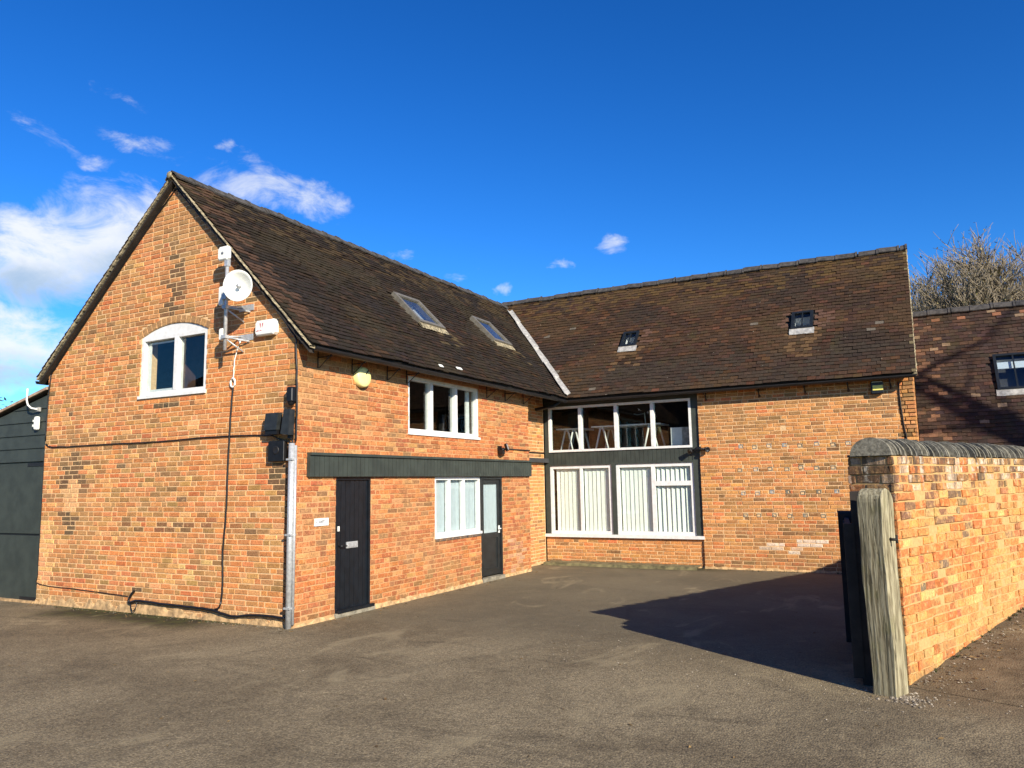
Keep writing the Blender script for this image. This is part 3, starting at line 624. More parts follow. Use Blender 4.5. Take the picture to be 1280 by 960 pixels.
mb = MB(); mb.lathe((XA, VY-.045, HR-.03), (0, -1, 0), [(0, .001), (.0, .062), (.012, .052), (.016, .001)], 7); mb.build('ridge_end_cap', M_verge, roof)
# valley lead, in lapped lengths
va = V((EX+.02, FEY-.02, EZ)); vb = V((XA, FEY+(HR-EZ)/slf, HR)); vd = (vb-va); nseg = 6
vs_ = vd.normalized().cross(V((0, 0, 1))).normalized()
for i in range(nseg):
    a, b = va+vd*(i/nseg)*.9, va+vd*((i+1.06)/nseg)*.9; mb = MB(); rr = random.Random(i+50); w0, w1_ = .082*rr.uniform(.85, 1.1), .082*rr.uniform(.75, 1.0)
    lift = V((0, 0, .075)); e = V((0, 0, .02+.012*(i % 2)))
    lo = [a+vs_*w0+lift+e*1.5, b+vs_*w1_+lift+e, b-V((0, 0, .02))+lift, b-vs_*w1_+lift+e, a-vs_*w0+lift+e*1.5, a-V((0, 0, .02))+lift]
    mb.prism(lo, [p+V((0, 0, .012)) for p in lo]); mb.build('valley_lead', M_lead, roof)
# verges: mortar bedding under the tile edges
def verge(A, B, seed, n=90, th=.036, out=V((0, -1, 0)), w=.09, name='verge', mat=None):
    r = random.Random(seed); A, B = V(A), V(B); mb = MB(); pr = None
    for i in range(n+1):
        P = A+(B-A)*i/n; o1 = r.uniform(.012, .03); t = th*r.uniform(.8, 1.15); e = r.uniform(-.006, .006)
        q = [P-out*w+V((0, 0, -t)), P+out*o1*.4+V((0, 0, -t+e)), P+out*o1+V((0, 0, -t*.4)), P+out*o1*.6+V((0, 0, e)), P-out*w]
        if pr: mb.add(pr+q, [(k, 5+k, 5+(k+1) % 5, (k+1) % 5) for k in range(5)])
        pr = q
    return mb.build(name, mat or M_verge, roof)
vo = V((0, VY, 0))
verge((EX-.02, VY, EZ-.03), (XA, VY, HR-.02), 61); verge((LEX+.02, VY, LEZ-.03), (XA, VY, HR-.02), 62)
for (A, B) in (((EX-.05, VY+.01, EZ-.085), (XA, VY+.01, HR-.075)), ((LEX+.05, VY+.01, LEZ-.085), (XA, VY+.01, HR-.075))):
    A, B = V(A), V(B); mb = MB(); lo = [A+V((0, .0, 0)), B, B+V((0, 0, -.038)), A+V((0, 0, -.038))]; mb.prism(lo, [p+V((0, .095, 0)) for p in lo]); mb.build('undercloak', M_wooddark, roof)
verge((X2+.055, FEY+.02, EZ-.03), (X2+.055, FRY, FRZ-.02), 63, out=V((1, 0, 0)), w=.06)
# eaves: fascia shadow board, gutters, brackets
def half_gutter(A, B, r, side, par, name='gutter'):
    A, B = V(A), V(B); d = (B-A).normalized(); s = V(side); mb = MB()
    out = [(math.cos(math.pi+math.pi*k/8)*r, math.sin(math.pi+math.pi*k/8)*r) for k in range(9)]; inn = [(a*.88, b*.88) for a, b in out[::-1]]
    mb.prism([A+s*a+V((0, 0, b)) for a, b in out+inn], [B+s*a+V((0, 0, b)) for a, b in out+inn], smooth=False); return mb.build(name, M_black, par)
half_gutter((.315, VY+.06, 3.725), (.315, FEY+.03, 3.70), .055, (1, 0, 0), roof)
half_gutter((.25, FEY+.0, 3.70), (X2+.05, FEY+.0, 3.725), .055, (0, 1, 0), roof)
half_gutter((LEX-.02, VY+.02, 3.74), (LEX-.02, 9, 3.72), .06, (1, 0, 0), roof)
mb = MB(); mb.fbox(FRO, .0, FEY, 3.80, 3.95, .0, .10); mb.build('eaves_board', M_wooddark, roof)
mb = MB(); mb.fbox(FAR, -.3, X2, 3.80, 3.95, .0, .10); mb.build('eaves_board', M_wooddark, roof)
mb = MB(); mb.fbox(FAR, -S, 3.25, 3.72, 3.80, -.16, .03); mb.build('eaves_beam', M_wooddark, roof)
def bracket(fr, u, z, reach):
    mb = MB(); mb.tube([fr.p(u, z+.12, .012), fr.p(u, z-.16, .012)], .009, 5); mb.tube([fr.p(u, z-.01, .01), fr.p(u, z-.01, reach)], .008, 5); mb.tube([fr.p(u+.03, z-.15, .01), fr.p(u, z-.012, reach*.8)], .007, 5)
    mb.tube([fr.p(u, z-.01, reach*.8), fr.p(u, z+.03, reach)], .012, 5); mb.build('gutter_bracket', M_black, roof)
for u in (.38, 1.12, 1.98, 2.5, 5.15, 5.9, 6.7): bracket(FRO, u, 3.665, .28)
for u in (3.45, 4.55, 5.45, 6.25, 7.0): bracket(FAR, u, 3.665, .25)
# downpipe stub at the inner corner
mb = MB(); mb.tube([(.25, 8.1, 3.68), (.12, 8.0, 3.56), (-.3, 7.9, 3.50)], .035, 8); mb.build('swan_neck_pipe', M_black, roof)
# ---- roof windows
def rooflight(fr, h, mat, fw_, rise, bars, flash_out, flash_mat, name='roof_window', blind=None):
    a, b, c, d = h; mb = MB()
    for q in ((a, a+fw_, c, d), (b-fw_, b, c, d), (a+fw_, b-fw_, c, c+fw_), (a+fw_, b-fw_, d-fw_, d)): mb.fbox(fr, *q, -.06, rise)
    w = mb.build(name, mat, barn)
    mb = MB(); mb.fbox(fr, a+fw_, b-fw_, c+fw_, d-fw_, rise-.035, rise-.03); mb.build('pane', M_skyglass, w)
    for u in bars: fb('glazing_bar', mat, w, fr, u-.014, u+.014, c+fw_, d-fw_, rise-.03, rise-.008)
    mb = MB()
    e = fw_*.6
    for q in ((a+e-.02, a+e, c+e, d-e), (b-e, b-e+.02, c+e, d-e), (a+e, b-e, c+e-.02, c+e), (a+e, b-e, d-e, d-e+.02)): mb.fbox(fr, *q, -.30, -.062)
    mb.build('lining', M_whiteinside, w)
    fb('shaft_end', M_interior, w, fr, a+e, b-e, c+e, d-e, -.33, -.30)
    if blind: fb('blind', M_blindpale, w, fr, a+fw_, b-fw_, *blind, rise-.06, rise-.05)
    mb = MB(); r = random.Random(int(a*100)); n = 7; pr = None
    for i in range(n+1):
        u = a-.03+(b-a+.06)*i/n; q = [fr.p(u, c+.01, .055), fr.p(u, c-.10, .045+r.uniform(0, .01)), fr.p(u+r.uniform(-.01, .01), c-flash_out+r.uniform(-.015, .01), .038), fr.p(u, c-flash_out, .028), fr.p(u, c, .035)]
        if pr: mb.add(pr+q, [(k, 5+k, 5+(k+1) % 5, (k+1) % 5) for k in range(5)])
        pr = q
    mb.build('flashing', flash_mat, w); return w
for h in skyl: rooflight(RO1, h, M_skylightframe, .075, .09, [], .13, M_verge, blind=None)
rooflight(ROF, skyf[0], M_skydark, .06, .075, [1.49], .16, M_lead); rooflight(ROF, skyf[1], M_skydark, .06, .075, [5.38], .16, M_lead)
# slipped white chips on the eaves tiles
for (y0, v0_, ln) in ((3.05, .06, .10), (3.66, .11, .16)):
    mb = MB(); mb.fbox(RO1, y0, y0+ln, v0_, v0_+.06, .035, .048); mb.build('chipped_tile', M_whitetrim, roof)
# ---- floors and inner surfaces
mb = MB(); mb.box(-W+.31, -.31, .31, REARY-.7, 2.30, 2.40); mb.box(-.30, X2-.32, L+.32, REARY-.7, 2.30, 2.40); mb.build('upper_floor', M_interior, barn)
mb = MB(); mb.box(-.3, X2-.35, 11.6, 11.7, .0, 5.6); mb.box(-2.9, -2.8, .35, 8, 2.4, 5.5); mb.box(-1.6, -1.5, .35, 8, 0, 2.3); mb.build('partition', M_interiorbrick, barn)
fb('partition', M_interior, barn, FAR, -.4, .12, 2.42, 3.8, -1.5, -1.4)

# ------------------------------------------------------------------ blinds and desks behind the glass
def vblind(u0, u1, v0, v1, n, ang, label, depth=-.157):
    t = thing('vertical_blind', FAR.p((u0+u1)/2, v0, depth), label, 'blind', 'vertical blinds behind the large far windows')
    fb('head_rail', M_white, t, FAR, u0, u1, v1, v1+.03, depth-.03, depth+.03)
    r = random.Random(int(u0*50)+99)
    for i in range(n):
        uc = u0+(u1-u0)*(i+.5)/n; w = (u1-u0)/n*.54; a = R_(-ang+r.uniform(-5, 5)); ca, sa = math.cos(a)*w, math.sin(a)*w; mb = MB()
        lo = [FAR.p(uc-ca, v0+r.uniform(0, .02), depth-sa), FAR.p(uc+ca, v0+.01, depth+sa), FAR.p(uc+ca, v1, depth+sa), FAR.p(uc-ca, v1, depth-sa)]
        mb.prism(lo, [p+FAR.N*.002 for p in lo]); mb.build('slat', M_blind, t)
    return t
vblind(-.16, .43, .70, 2.14, 6, 12, 'pale vertical blind with dark gap at its left, leftmost of the four lower panes')
vblind(.54, 1.14, .70, 2.14, 6, 10, 'pale closed vertical blind in the second lower pane from the left')
vblind(1.44, 2.13, .70, 2.14, 7, 14, 'pale vertical blind in the third lower pane, left of the transom window')
vblind(2.26, 3.0, .70, 2.14, 7, 24, 'pale vertical blind with open dark gaps behind the pane with a transom')
t = thing('roller_blind', (-.16, 4.12, .97), 'pale blue-white blind filling the three-light window beside the half-glazed door', 'blind')
for (a, b) in ((3.41, 3.80), (3.86, 4.29), (4.35, 4.84)): fb('blind_panel', M_blindpale, t, FRO, a, b, 1.01, 1.93, -.12, -.112)
def desk(x0, x1, y0, y1, z, fz, label):
    t = thing('desk', ((x0+x1)/2, (y0+y1)/2, fz), label, 'desk', 'white trestle desks on the upper floor')
    mb = MB(); mb.box(x0, x1, y0, y1, z-.03, z); mb.build('desk_top', M_whiteinside, t)
    for xx in (x0+.25, x1-.25):
        for s in (-1, 1): mb = MB(); mb.tube([(xx+s*.03, y0+.05, z-.03), (xx+s*.20, y0+.03, fz)], .022, 6); mb.build('leg', M_white, t)
        for s in (-1, 1): mb = MB(); mb.tube([(xx+s*.03, y1-.06, z-.03), (xx+s*.20, y1-.06, fz)], .022, 6); mb.build('leg', M_white, t)
        mb = MB(); mb.box(xx-.05, xx+.05, y0+.05, y1-.06, z-.06, z-.031); mb.build('crossbar', M_white, t)
    return t
desk(-.28, .42, L+.42, L+1.1, 3.11, 2.40, 'white trestle desk behind the leftmost upper pane')
desk(.62, 2.30, L+.42, L+1.1, 3.13, 2.40, 'long white trestle desk across the middle upper panes')
t = thing('monitor_arm', (1.80, L+.9, 3.13), 'thin white monitor arm rising from the long desk', 'monitor arm')
mb = MB(); mb.tube([(1.80, L+.9, 3.13), (1.78, L+.9, 3.42)], .013, 6); mb.build('post', M_white, t); mb = MB(); mb.tube([(1.78, L+.9, 3.40), (1.62, L+.85, 3.38), (1.55, L+.8, 3.40)], .010, 6); mb.build('arm', M_steel, t)
t = thing('cabinet', (2.78, L+.5, 2.40), 'white cabinet standing behind the rightmost upper pane', 'cabinet')
mb = MB(); mb.box(2.55, 2.80, L+.35, L+.75, 2.402, 3.0); mb.build('carcass', M_whiteinside, t); mb = MB(); mb.box(2.806, 3.05, L+.33, L+.35, 2.402, 3.0); mb.build('side_panel', M_lead, t)
# ------------------------------------------------------------------ fittings on the gable
mast = thing('antenna_mast', (-1.19, -.22, 3.79), 'galvanised pole bracketed to the gable, carrying the dish', 'mast')
mb = MB(); mb.tube([(-1.186, -.22, 3.79), (-1.186, -.22, 5.12)], .026, 10); mb.build('pole', M_steel, mast)
for z in (4.42, 3.985):
    mb = MB(); mb.tube([(-1.186, -.22, z), (-1.10, -.005, z+.03)], .016, 6); mb.tube([(-1.186, -.22, z), (-.93, -.005, z-.06)], .014, 6); mb.tube([(-1.186, -.22, z-.02), (-1.05, -.005, z-.20)], .012, 6)
    mb.box(-1.15, -.86, -.012, .0, z-.04, z+.05); mb.build('wall_bracket', M_steel, mast)
    mb = MB(); mb.box(-1.225, -1.145, -.262, -.18, z-.025, z+.025); mb.build('clamp', M_steel, mast)
def rbox(mb, fr, u0, u1, v0, v1, n0, n1, c=.015):
    p = [(u0+c, v0), (u1-c, v0), (u1, v0+c), (u1, v1-c), (u1-c, v1), (u0+c, v1), (u0, v1-c), (u0, v0+c)]; k = c*.6
    def ins(q): return ((q[0]-(u0+u1)/2)*(1-2*k/(u1-u0))+(u0+u1)/2, (q[1]-(v0+v1)/2)*(1-2*k/(v1-v0))+(v0+v1)/2)
    mb.prism([fr.p(*q, n0) for q in p], [fr.p(*q, n1-k) for q in p]); mb.prism([fr.p(*q, n1-k) for q in p], [fr.p(*ins(q), n1) for q in p])
def rb(name, mat, par, fr, *a, c=.015, **k): mb = MB(); rbox(mb, fr, *a, c=c); return mb.build(name, mat, par, **k)
rb('radio_unit', M_whitetrim, mast, GAB, -1.32+W, -1.225+W, 4.45, 4.73, .17, .25); rb('junction_box', M_whitetrim, mast, GAB, -1.30+W, -1.215+W, 3.945, 4.115, .17, .24)
t = thing('panel_antenna', (-1.235, -.24, 5.10), 'small square white antenna at the top of the mast', 'antenna')
rb('housing', M_whitetrim, t, GAB, -1.345+W, -1.13+W, 5.11, 5.32, .21, .27, c=.03); mb = MB(); mb.lathe(GAB.p(-1.238+W, 5.215, .27), (0, -1, 0), [(0, .022), (.006, .02), (.006, .001)], 10); mb.build('emblem', M_print, t)
fb('mount', M_steel, t, GAB, -1.215+W, -1.155+W, 5.02, 5.13, .19, .25)
t = thing('dish_antenna', (-.95, -.3, 4.6), 'round white dish mounted on the gable mast', 'dish')
dax = V((.32, -.93, -.10)).normalized(); dc = V((-.755, -.40, 4.635))
mb = MB(); mb.lathe(dc, dax, [(-.09, .001), (-.09, .05), (-.06, .12), (-.016, .19), (.010, .217), (.015, .222), (.018, .217), (-.010, .18), (-.05, .112), (-.078, .04), (-.08, .001)], 30); mb.build('reflector', M_whitetrim, t)
mb = MB(); mb.lathe(dc, dax, [(-.08, .010), (-.01, .010), (-.008, .032), (.008, .028), (.01, .001)], 14); mb.build('feed', M_steel, t)
mb = MB(); mb.tube([dc-dax*.1, (-1.0, -.27, 4.60), (-1.186, -.22, 4.58)], .028, 8); mb.box(-1.23, -1.14, -.27, -.17, 4.53, 4.63); mb.build('mount', M_steel, t)
t = thing('alarm_box', (-.6, -.04, 3.97), 'white alarm box with a small red emblem on the gable', 'alarm box')
rb('cover', M_whitetrim, t, GAB, -.755+W, -.375+W, 3.97, 4.19, 0, .085, c=.03)
mb = MB()
for s in (-1, 1):
    lo = [GAB.p(-.62+W+s*.012, 4.075, .0855), GAB.p(-.62+W+s*.03, 4.12, .0855), GAB.p(-.62+W+s*.034, 4.15, .0855), GAB.p(-.62+W+s*.014, 4.14, .0855)]; mb.prism(lo, [p+V((0, -.002, 0)) for p in lo])
mb.build('red_emblem', M_red, t)
mb = MB()
for i in range(5): mb.fbox(GAB, -.72+W+i*.025, -.702+W+i*.025, 4.03+.002*i, 4.042+(i % 2)*.008, .0855, .087)
mb.build('lettering', M_red, t)
# boxes beside the corner
t = thing('sensor_box', (.0, -.06, 2.96), 'small black sensor at the top of the corner fittings', 'sensor')
rb('housing', M_blackplastic, t, GAB, -.115+W, -.005+W, 2.985, 3.20, 0, .10, c=.02); mb = MB(); mb.lathe(GAB.p(-.06+W, 2.985, .055), (0, 0, -1), [(0, .05), (.03, .04), (.045, .001)], 12); mb.build('lens', M_blackplastic, t)
t = thing('floodlight', (-.36, -.1, 2.56), 'grey-faced floodlight on the gable left of the conduit', 'floodlight')
mb = MB(); lo = [GAB.p(-.475+W, 2.62, .05), GAB.p(-.245+W, 2.62, .05), GAB.p(-.235+W, 2.855, .03), GAB.p(-.465+W, 2.855, .03)]; mb.prism(lo, [p+V((0, -.09, 0)) for p in lo]); mb.build('housing', M_fit, t)
fb('hood', M_blackplastic, t, GAB, -.47+W, -.25+W, 2.56, 2.62, .02, .12); fb('bracket', M_blackplastic, t, GAB, -.40+W, -.32+W, 2.60, 2.8, 0, .05)
t = thing('floodlight', (-.07, -.1, 2.5), 'tall dark floodlight directly above the grey conduit', 'floodlight')
mb = MB(); lo = [GAB.p(-.165+W, 2.56, .04), GAB.p(-.02+W, 2.54, .04), GAB.p(-.01+W, 2.89, .03), GAB.p(-.12+W, 2.89, .03)]; mb.prism(lo, [p+V((0, -.10, 0)) for p in lo]); mb.build('housing', M_fit, t)
fb('bracket', M_blackplastic, t, GAB, -.12+W, -.05+W, 2.50, 2.6, 0, .05)
t = thing('speaker_box', (-.31, -.04, 2.19), 'square black box with round centre under the grey-faced floodlight', 'speaker')
rb('housing', M_blackplastic, t, GAB, -.455+W, -.16+W, 2.19, 2.475, 0, .075, c=.012); mb = MB(); mb.lathe(GAB.p(-.31+W, 2.345, .075), (0, -1, 0), [(0, .06), (.008, .055), (.003, .04), (.001, .001)], 16); mb.build('cone', M_black, t)
t = thing('conduit_pipe', (-.028, -.055, 0), 'grey steel conduit running up the barn corner', 'pipe')
mb = MB(); mb.tube([(-.034, -.058, .0), (-.034, -.058, 1.2), (-.030, -.058, 2.43)], .042, 12); mb.build('pipe', M_steel, t)
mb = MB(); mb.tube([(.018, -.035, .05), (.018, -.035, 2.40)], .02, 8); mb.build('side_pipe', M_steel, t)
for z in (.25, 1.2, 2.2): fb('clip', M_steel, t, GAB, -.085+W, .02+W, z, z+.025, 0, .105)
def cable(name, pts, r, mat, label, cat='cable', group=None, wob=.004, seed=1, n=7):
    rr = random.Random(seed); P = [V(p) for p in pts]; out = []
    for i in range(len(P)-1):
        for k in range(n):
            t_ = k/n; p0, p1, p2, p3 = P[max(i-1, 0)], P[i], P[i+1], P[min(i+2, len(P)-1)]
            q = .5*((2*p1)+(p2-p0)*t_+(2*p0-5*p1+4*p2-p3)*t_*t_+(3*p1-p0-3*p2+p3)*t_**3); out.append(q+V((rr.uniform(-wob, wob), 0, rr.uniform(-wob, wob))))
    out.append(P[-1]); mb = MB(); mb.tube(out, r, 6); return tag(mb.build(name, mat, None), label, cat, group)
cable('cable', [(-5.68, -.012, 2.64), (-5.4, -.012, 2.58), (-4, -.012, 2.575), (-2.78, -.012, 2.565), (-1.6, -.012, 2.585), (-.55, -.012, 2.56), (-.3, -.03, 2.50), (-.05, -.05, 2.44)], .011, M_blackplastic, 'thin dark cable sagging across the gable at mid height', group='cables on the gable')
c1 = cable('cable', [(-1.10, -.02, 3.95), (-1.20, -.02, 3.7), (-1.225, -.015, 3.38)], .008, M_whitetrim, 'short white cable hanging below the dish mast', group='cables on the gable')
t = thing('cable_ring', (-1.22, -.02, 3.30), 'white oval cable loop on the gable below the mast', 'cable loop')
mb = MB(); mb.tube([(-1.225+.045*math.cos(a*.5236), -.025, 3.35+.065*math.sin(a*.5236)) for a in range(13)], .014, 6); mb.build('loop', M_whitetrim, t)
cable('cable', [(-1.23, -.012, 3.30), (-1.26, -.012, 2.9), (-1.285, -.012, 2.2), (-1.30, -.012, 1.5), (-1.34, -.012, .95), (-1.325, -.012, .5), (-1.355, -.02, .22), (-1.46, -.03, .155)], .013, M_blackplastic, 'long black cable dropping down the gable from the white loop', group='cables on the gable')
cable('cable', [(-3.2, -.02, .33), (-3.30, -.03, .22), (-3.27, -.04, .155), (-3.1, -.04, .19), (-2.6, -.035, .175), (-2.0, -.035, .165), (-1.5, -.04, .15), (-1.1, -.04, .09), (-.7, -.04, .13), (-.1, -.04, .13)], .019, M_blackplastic, 'thick black cable lying low along the foot of the gable', group='cables on the gable')
cable('cable', [(-3.27, -.03, .16), (-3.18, -.06, .04), (-3.10, -.06, .09), (-3.12, -.03, .19)], .008, M_blackplastic, 'small loose black loop at the end of the low cable', group='cables on the gable')
def rk(x, off): return min(EZ+sl1*(EX-x), LEZ+sl2*(x-LEX))-off
cable('cable', [(.005, -.02, 2.45), (.012, -.02, 3.0), (-.02, -.02, 3.72), (-.12, -.015, rk(-.12, .24)), (-1, -.012, rk(-1, .185)), (-2.0, -.012, rk(-2, .185)), (-2.5, -.012, rk(-2.5, .2)), (-2.63, -.012, 6.55), (-2.76, -.012, rk(-2.76, .2)), (-3.5, -.012, rk(-3.5, .17)), (-5.4, -.012, rk(-5.4, .19)), (-5.66, -.012, 3.70), (-5.70, -.012, 2.7)], .012, M_blackplastic, 'dark cable following the gable rakes and down the right corner', group='cables on the gable')
cable('cable', [(-.07, -.05, 2.50), (-.03, -.05, 2.46), (-.02, -.05, 2.42)], .012, M_blackplastic, 'short black cable from tall floodlight into the conduit', group='cables on the gable')
cable('cable', [(-5.71, -.012, 2.6), (-5.70, -.012, 1.4), (-5.69, -.012, .5), (-5.62, -.012, .32), (-4.5, -.012, .28), (-3.35, -.015, .24)], .006, M_blackplastic, 'thin cable down the left edge of the gable and along its foot', group='cables on the gable')
# ------------------------------------------------------------------ fittings on the front and far walls
t = thing('alarm_box', (.05, 1.33, 3.32), 'oval pale-yellow alarm box under the near eaves', 'alarm box')
mb = MB(); pr = [(.0, 1.0), (.07, 1.0), (.09, .86), (.096, .5), (.098, .01)]
vs = [FRO.p(1.33+.165*r*math.cos(6.28319*k/22), 3.478+.155*r*math.sin(6.28319*k/22), n) for n, r in pr for k in range(22)]
mb.add(vs, [(i*22+k, i*22+(k+1) % 22, (i+1)*22+(k+1) % 22, (i+1)*22+k) for i in range(4) for k in range(22)], smooth=True); mb.build('cover', M_paleyellow, t)
mb = MB(); lo = [FRO.p(1.335, 3.53, .0985), FRO.p(1.35, 3.52, .0985), FRO.p(1.41, 3.585, .096), FRO.p(1.395, 3.60, .096)]; mb.prism(lo, [p+V((.004, 0, 0)) for p in lo]); mb.build('slot', M_blackplastic, t)
t = thing('floodlight', (.05, 5.62, 2.45), 'black floodlight with conduit above the boarded fascia', 'floodlight')
mb = MB(); mb.fbox(FRO, 5.56, 5.66, 2.48, 2.58, 0, .05); mb.tube([FRO.p(5.61, 2.53, .05), FRO.p(5.61, 2.50, .12)], .02, 6); mb.fbox(FRO, 5.53, 5.62, 2.42, 2.50, .05, .14); mb.build('bracket', M_blackplastic, t)
hf = Fr((.16, 5.66, 2.55), (-.35, .94, 0), (-.25, -.1, .96), (.86, -.38, .28)); mb = MB(); mb.fbox(hf, -.10, .10, -.07, .07, -.04, .03); mb.build('housing', M_blackplastic, t); fb('lamp_glass', M_steel, t, hf, -.085, .085, -.058, .058, .03, .036)
mb = MB(); mb.tube([FRO.p(5.68, 2.535, .015), FRO.p(6.3, 2.53, .015), FRO.p(L1, 2.53, .015)], .014, 6); mb.build('conduit', M_wooddark, t)
mb = MB(); mb.tube([REC.p(L1+.1, 2.53, .015), REC.p(L-.02, 2.53, .015)], .014, 6); mb.build('conduit', M_wooddark, t)
t = thing('floodlight', (3.25, L-.1, 2.42), 'twin-headed black spotlight beside the right edge of the far glazing', 'floodlight')
mb = MB(); mb.fbox(FAR, 3.20, 3.29, 2.44, 2.54, -.04, .05); mb.tube([FAR.p(3.10, 2.46, .1), FAR.p(3.25, 2.49, .07), FAR.p(3.40, 2.49, .1)], .018, 6); mb.build('bracket', M_blackplastic, t)
for (u, z, ax) in ((3.10, 2.45, (-.5, -.8, -.3)), (3.43, 2.48, (.6, -.7, -.2))): mb = MB(); mb.lathe(FAR.p(u, z, .08), ax, [(-.06, .001), (-.06, .04), (.03, .055), (.05, .06), (.04, .04), (.035, .001)], 12); mb.build('lamp_head', M_blackplastic, t)
t = thing('alarm_box', (6.78, L-.05, 3.42), 'black and yellow alarm box under the far eaves', 'alarm box')
rb('housing', M_blackplastic, t, FAR, 6.66, 6.88, 3.42, 3.67, 0, .10, c=.02); fb('yellow_panel', M_yellow, t, FAR, 6.695, 6.876, 3.49, 3.585, .1005, .106); fb('top_strip', M_whitetrim, t, FAR, 6.685, 6.87, 3.645, 3.658, .1005, .104)
cable('cable', [(7.14, L-.012, 3.62), (7.15, L-.012, 3.2), (7.18, L-.012, 2.8), (7.21, L-.012, 2.4), (7.21, L-.012, 1.2)], .014, M_wooddark, 'brown cable down the right end of the far wall')
t = thing('sign_plate', (.01, .5, 1.3), 'small white name plate left of the dark plank door', 'sign')
fb('plate', M_white, t, FRO, .36, .64, 1.30, 1.405, .0, .016)
mb = MB()
for u in (.395, .605): mb.lathe(FRO.p(u, 1.354, .016), (1, 0, 0), [(0, .008), (.003, .007), (.003, .001)], 8)
mb.build('screw', M_print, t)
mb = MB()
for a in ((.444, .452, 1.340, 1.378), (.452, .465, 1.340, 1.347), (.472, .480, 1.340, 1.374), (.480, .490, 1.354, 1.361), (.490, .498, 1.340, 1.374), (.508, .516, 1.340, 1.378), (.526, .534, 1.340, 1.378), (.534, .548, 1.371, 1.378), (.556, .564, 1.348, 1.378)): mb.fbox(FRO, *a, .0162, .019)
mb.build('lettering', M_print, t)
# low kerb strip under the far glazing
mb = MB(); r = random.Random(3); pr = None
for i in range(25):
    x = -.30+i*(3.5/24); q = [(x, 8.13-.02*r.random(), .001), (x, 8.15+.015*r.random(), .055+.012*r.random()), (x, L+.02, .06+.01*r.random())]
    if pr: mb.add(pr+q, [(0, 3, 4, 1), (1, 4, 5, 2)])
    pr = q
mb.add([(-.30, 8.13, 0), (-.30, 8.15, .055), (-.30, L, .06), (-.30, L, 0)], [(0, 1, 2, 3)]); mb.build('kerb', M_mosskerb, None, kind='structure')

# ------------------------------------------------------------------ timber shed at the left
shed = thing('timber_shed', (-7.5, .3, 0), 'dark green boarded shed with sheet doors left of the barn', 'shed')
SHY = .02; SH = Fr((0, SHY, 0), (1, 0, 0), (0, 0, 1), (0, -1, 0)); srk = [(-.225, 1, 3.575+.225*5.76)]
mb = MB(); slab(mb, SH, -11.5, -W-.01, 0, 5, -.05, -.15, (), [(-.225, 1, 3.52+.225*5.76)]); mb.build('wall', M_grey, shed)
z = 2.36; i = 0
while z < 3.6:
    p = clip([(-11.5, z), (-W-.012, z), (-W-.012, z+.24), (-11.5, z+.24)], [(-.225, 1, 3.50+.225*5.76)])
    if len(p) > 2:
        mb = MB(); mb.prism([SH.p(u, v, -.05) for u, v in p], [SH.p(u, v, -.012-.02*(v-z)/.24) for u, v in p]); mb.build('board', M_grey, shed)
    z += .228
for (z0, z1) in ((.03, 1.10), (1.135, 2.335)):
    d = fb('door_leaf', M_grey, shed, SH, -8.6, -W-.035, z0, z1, -.04, -.005)
    zz = z1-.06 if z0 > 1 else z0+.0
    fb('hinge', M_black, d, SH, -6.22, -W-.04, zz+.0, zz+.06, -.005, .006)
fb('door_gap', M_black, shed, SH, -8.6, -W-.03, 1.10, 1.135, -.05, -.03)
p0 = [(-11.6, 3.50-.225*(11.6-5.76)), (-W-.01, 3.582)]
mb = MB(); lo = [SH.p(p0[0][0], p0[0][1]+.02, .05), SH.p(p0[1][0], p0[1][1]+.0, .05), SH.p(p0[1][0], p0[1][1]+.045, .05), SH.p(p0[0][0], p0[0][1]+.065, .05)]; mb.prism(lo, [p+V((0, .03, 0)) for p in lo]); mb.build('verge_trim', M_copper, shed)
mb = MB(); lo = [SH.p(p0[0][0], p0[0][1]+.025, .02), SH.p(p0[1][0], p0[1][1]+.005, .02), SH.p(p0[1][0], p0[1][1]+.055, .02), SH.p(p0[0][0], p0[0][1]+.075, .02)]; mb.prism(lo, [p+V((0, 9, 0)) for p in lo]); mb.build('roof', M_ridge, shed)
mb = MB(); mb.box(-11.5, -11.4, SHY+.15, 9, 0, 2.2); mb.build('side_wall', M_grey, shed)
fb('base', M_plinth, shed, SH, -8.7, -W-.03, 0, .035, -.2, .06)
t = thing('wall_light', (-6.03, -.03, 2.94), 'white notched box fixed to the boards of the dark shed', 'light')
rb('housing', M_whitetrim, t, SH, -6.05, -5.95, 2.90, 3.13, 0, .05, c=.02); fb('tab', M_whitetrim, t, SH, -6.085, -6.045, 3.04, 3.075, .005, .045); fb('tab', M_whitetrim, t, SH, -6.09, -6.045, 2.955, 2.995, .005, .045)
t = thing('bent_pipe', (-6.0, -.05, 3.2), 'bent white tube standing up from the shed boards', 'pipe')
mb = MB(); mb.tube([(-6.16, -.10, 3.62), (-6.165, -.10, 3.42), (-6.14, -.09, 3.33), (-6.08, -.06, 3.275), (-5.98, -.02, 3.255)], .016, 8); mb.build('tube', M_white, t); fb('base', M_lead, t, SH, -6.03, -5.95, 3.22, 3.29, -.01, .03)

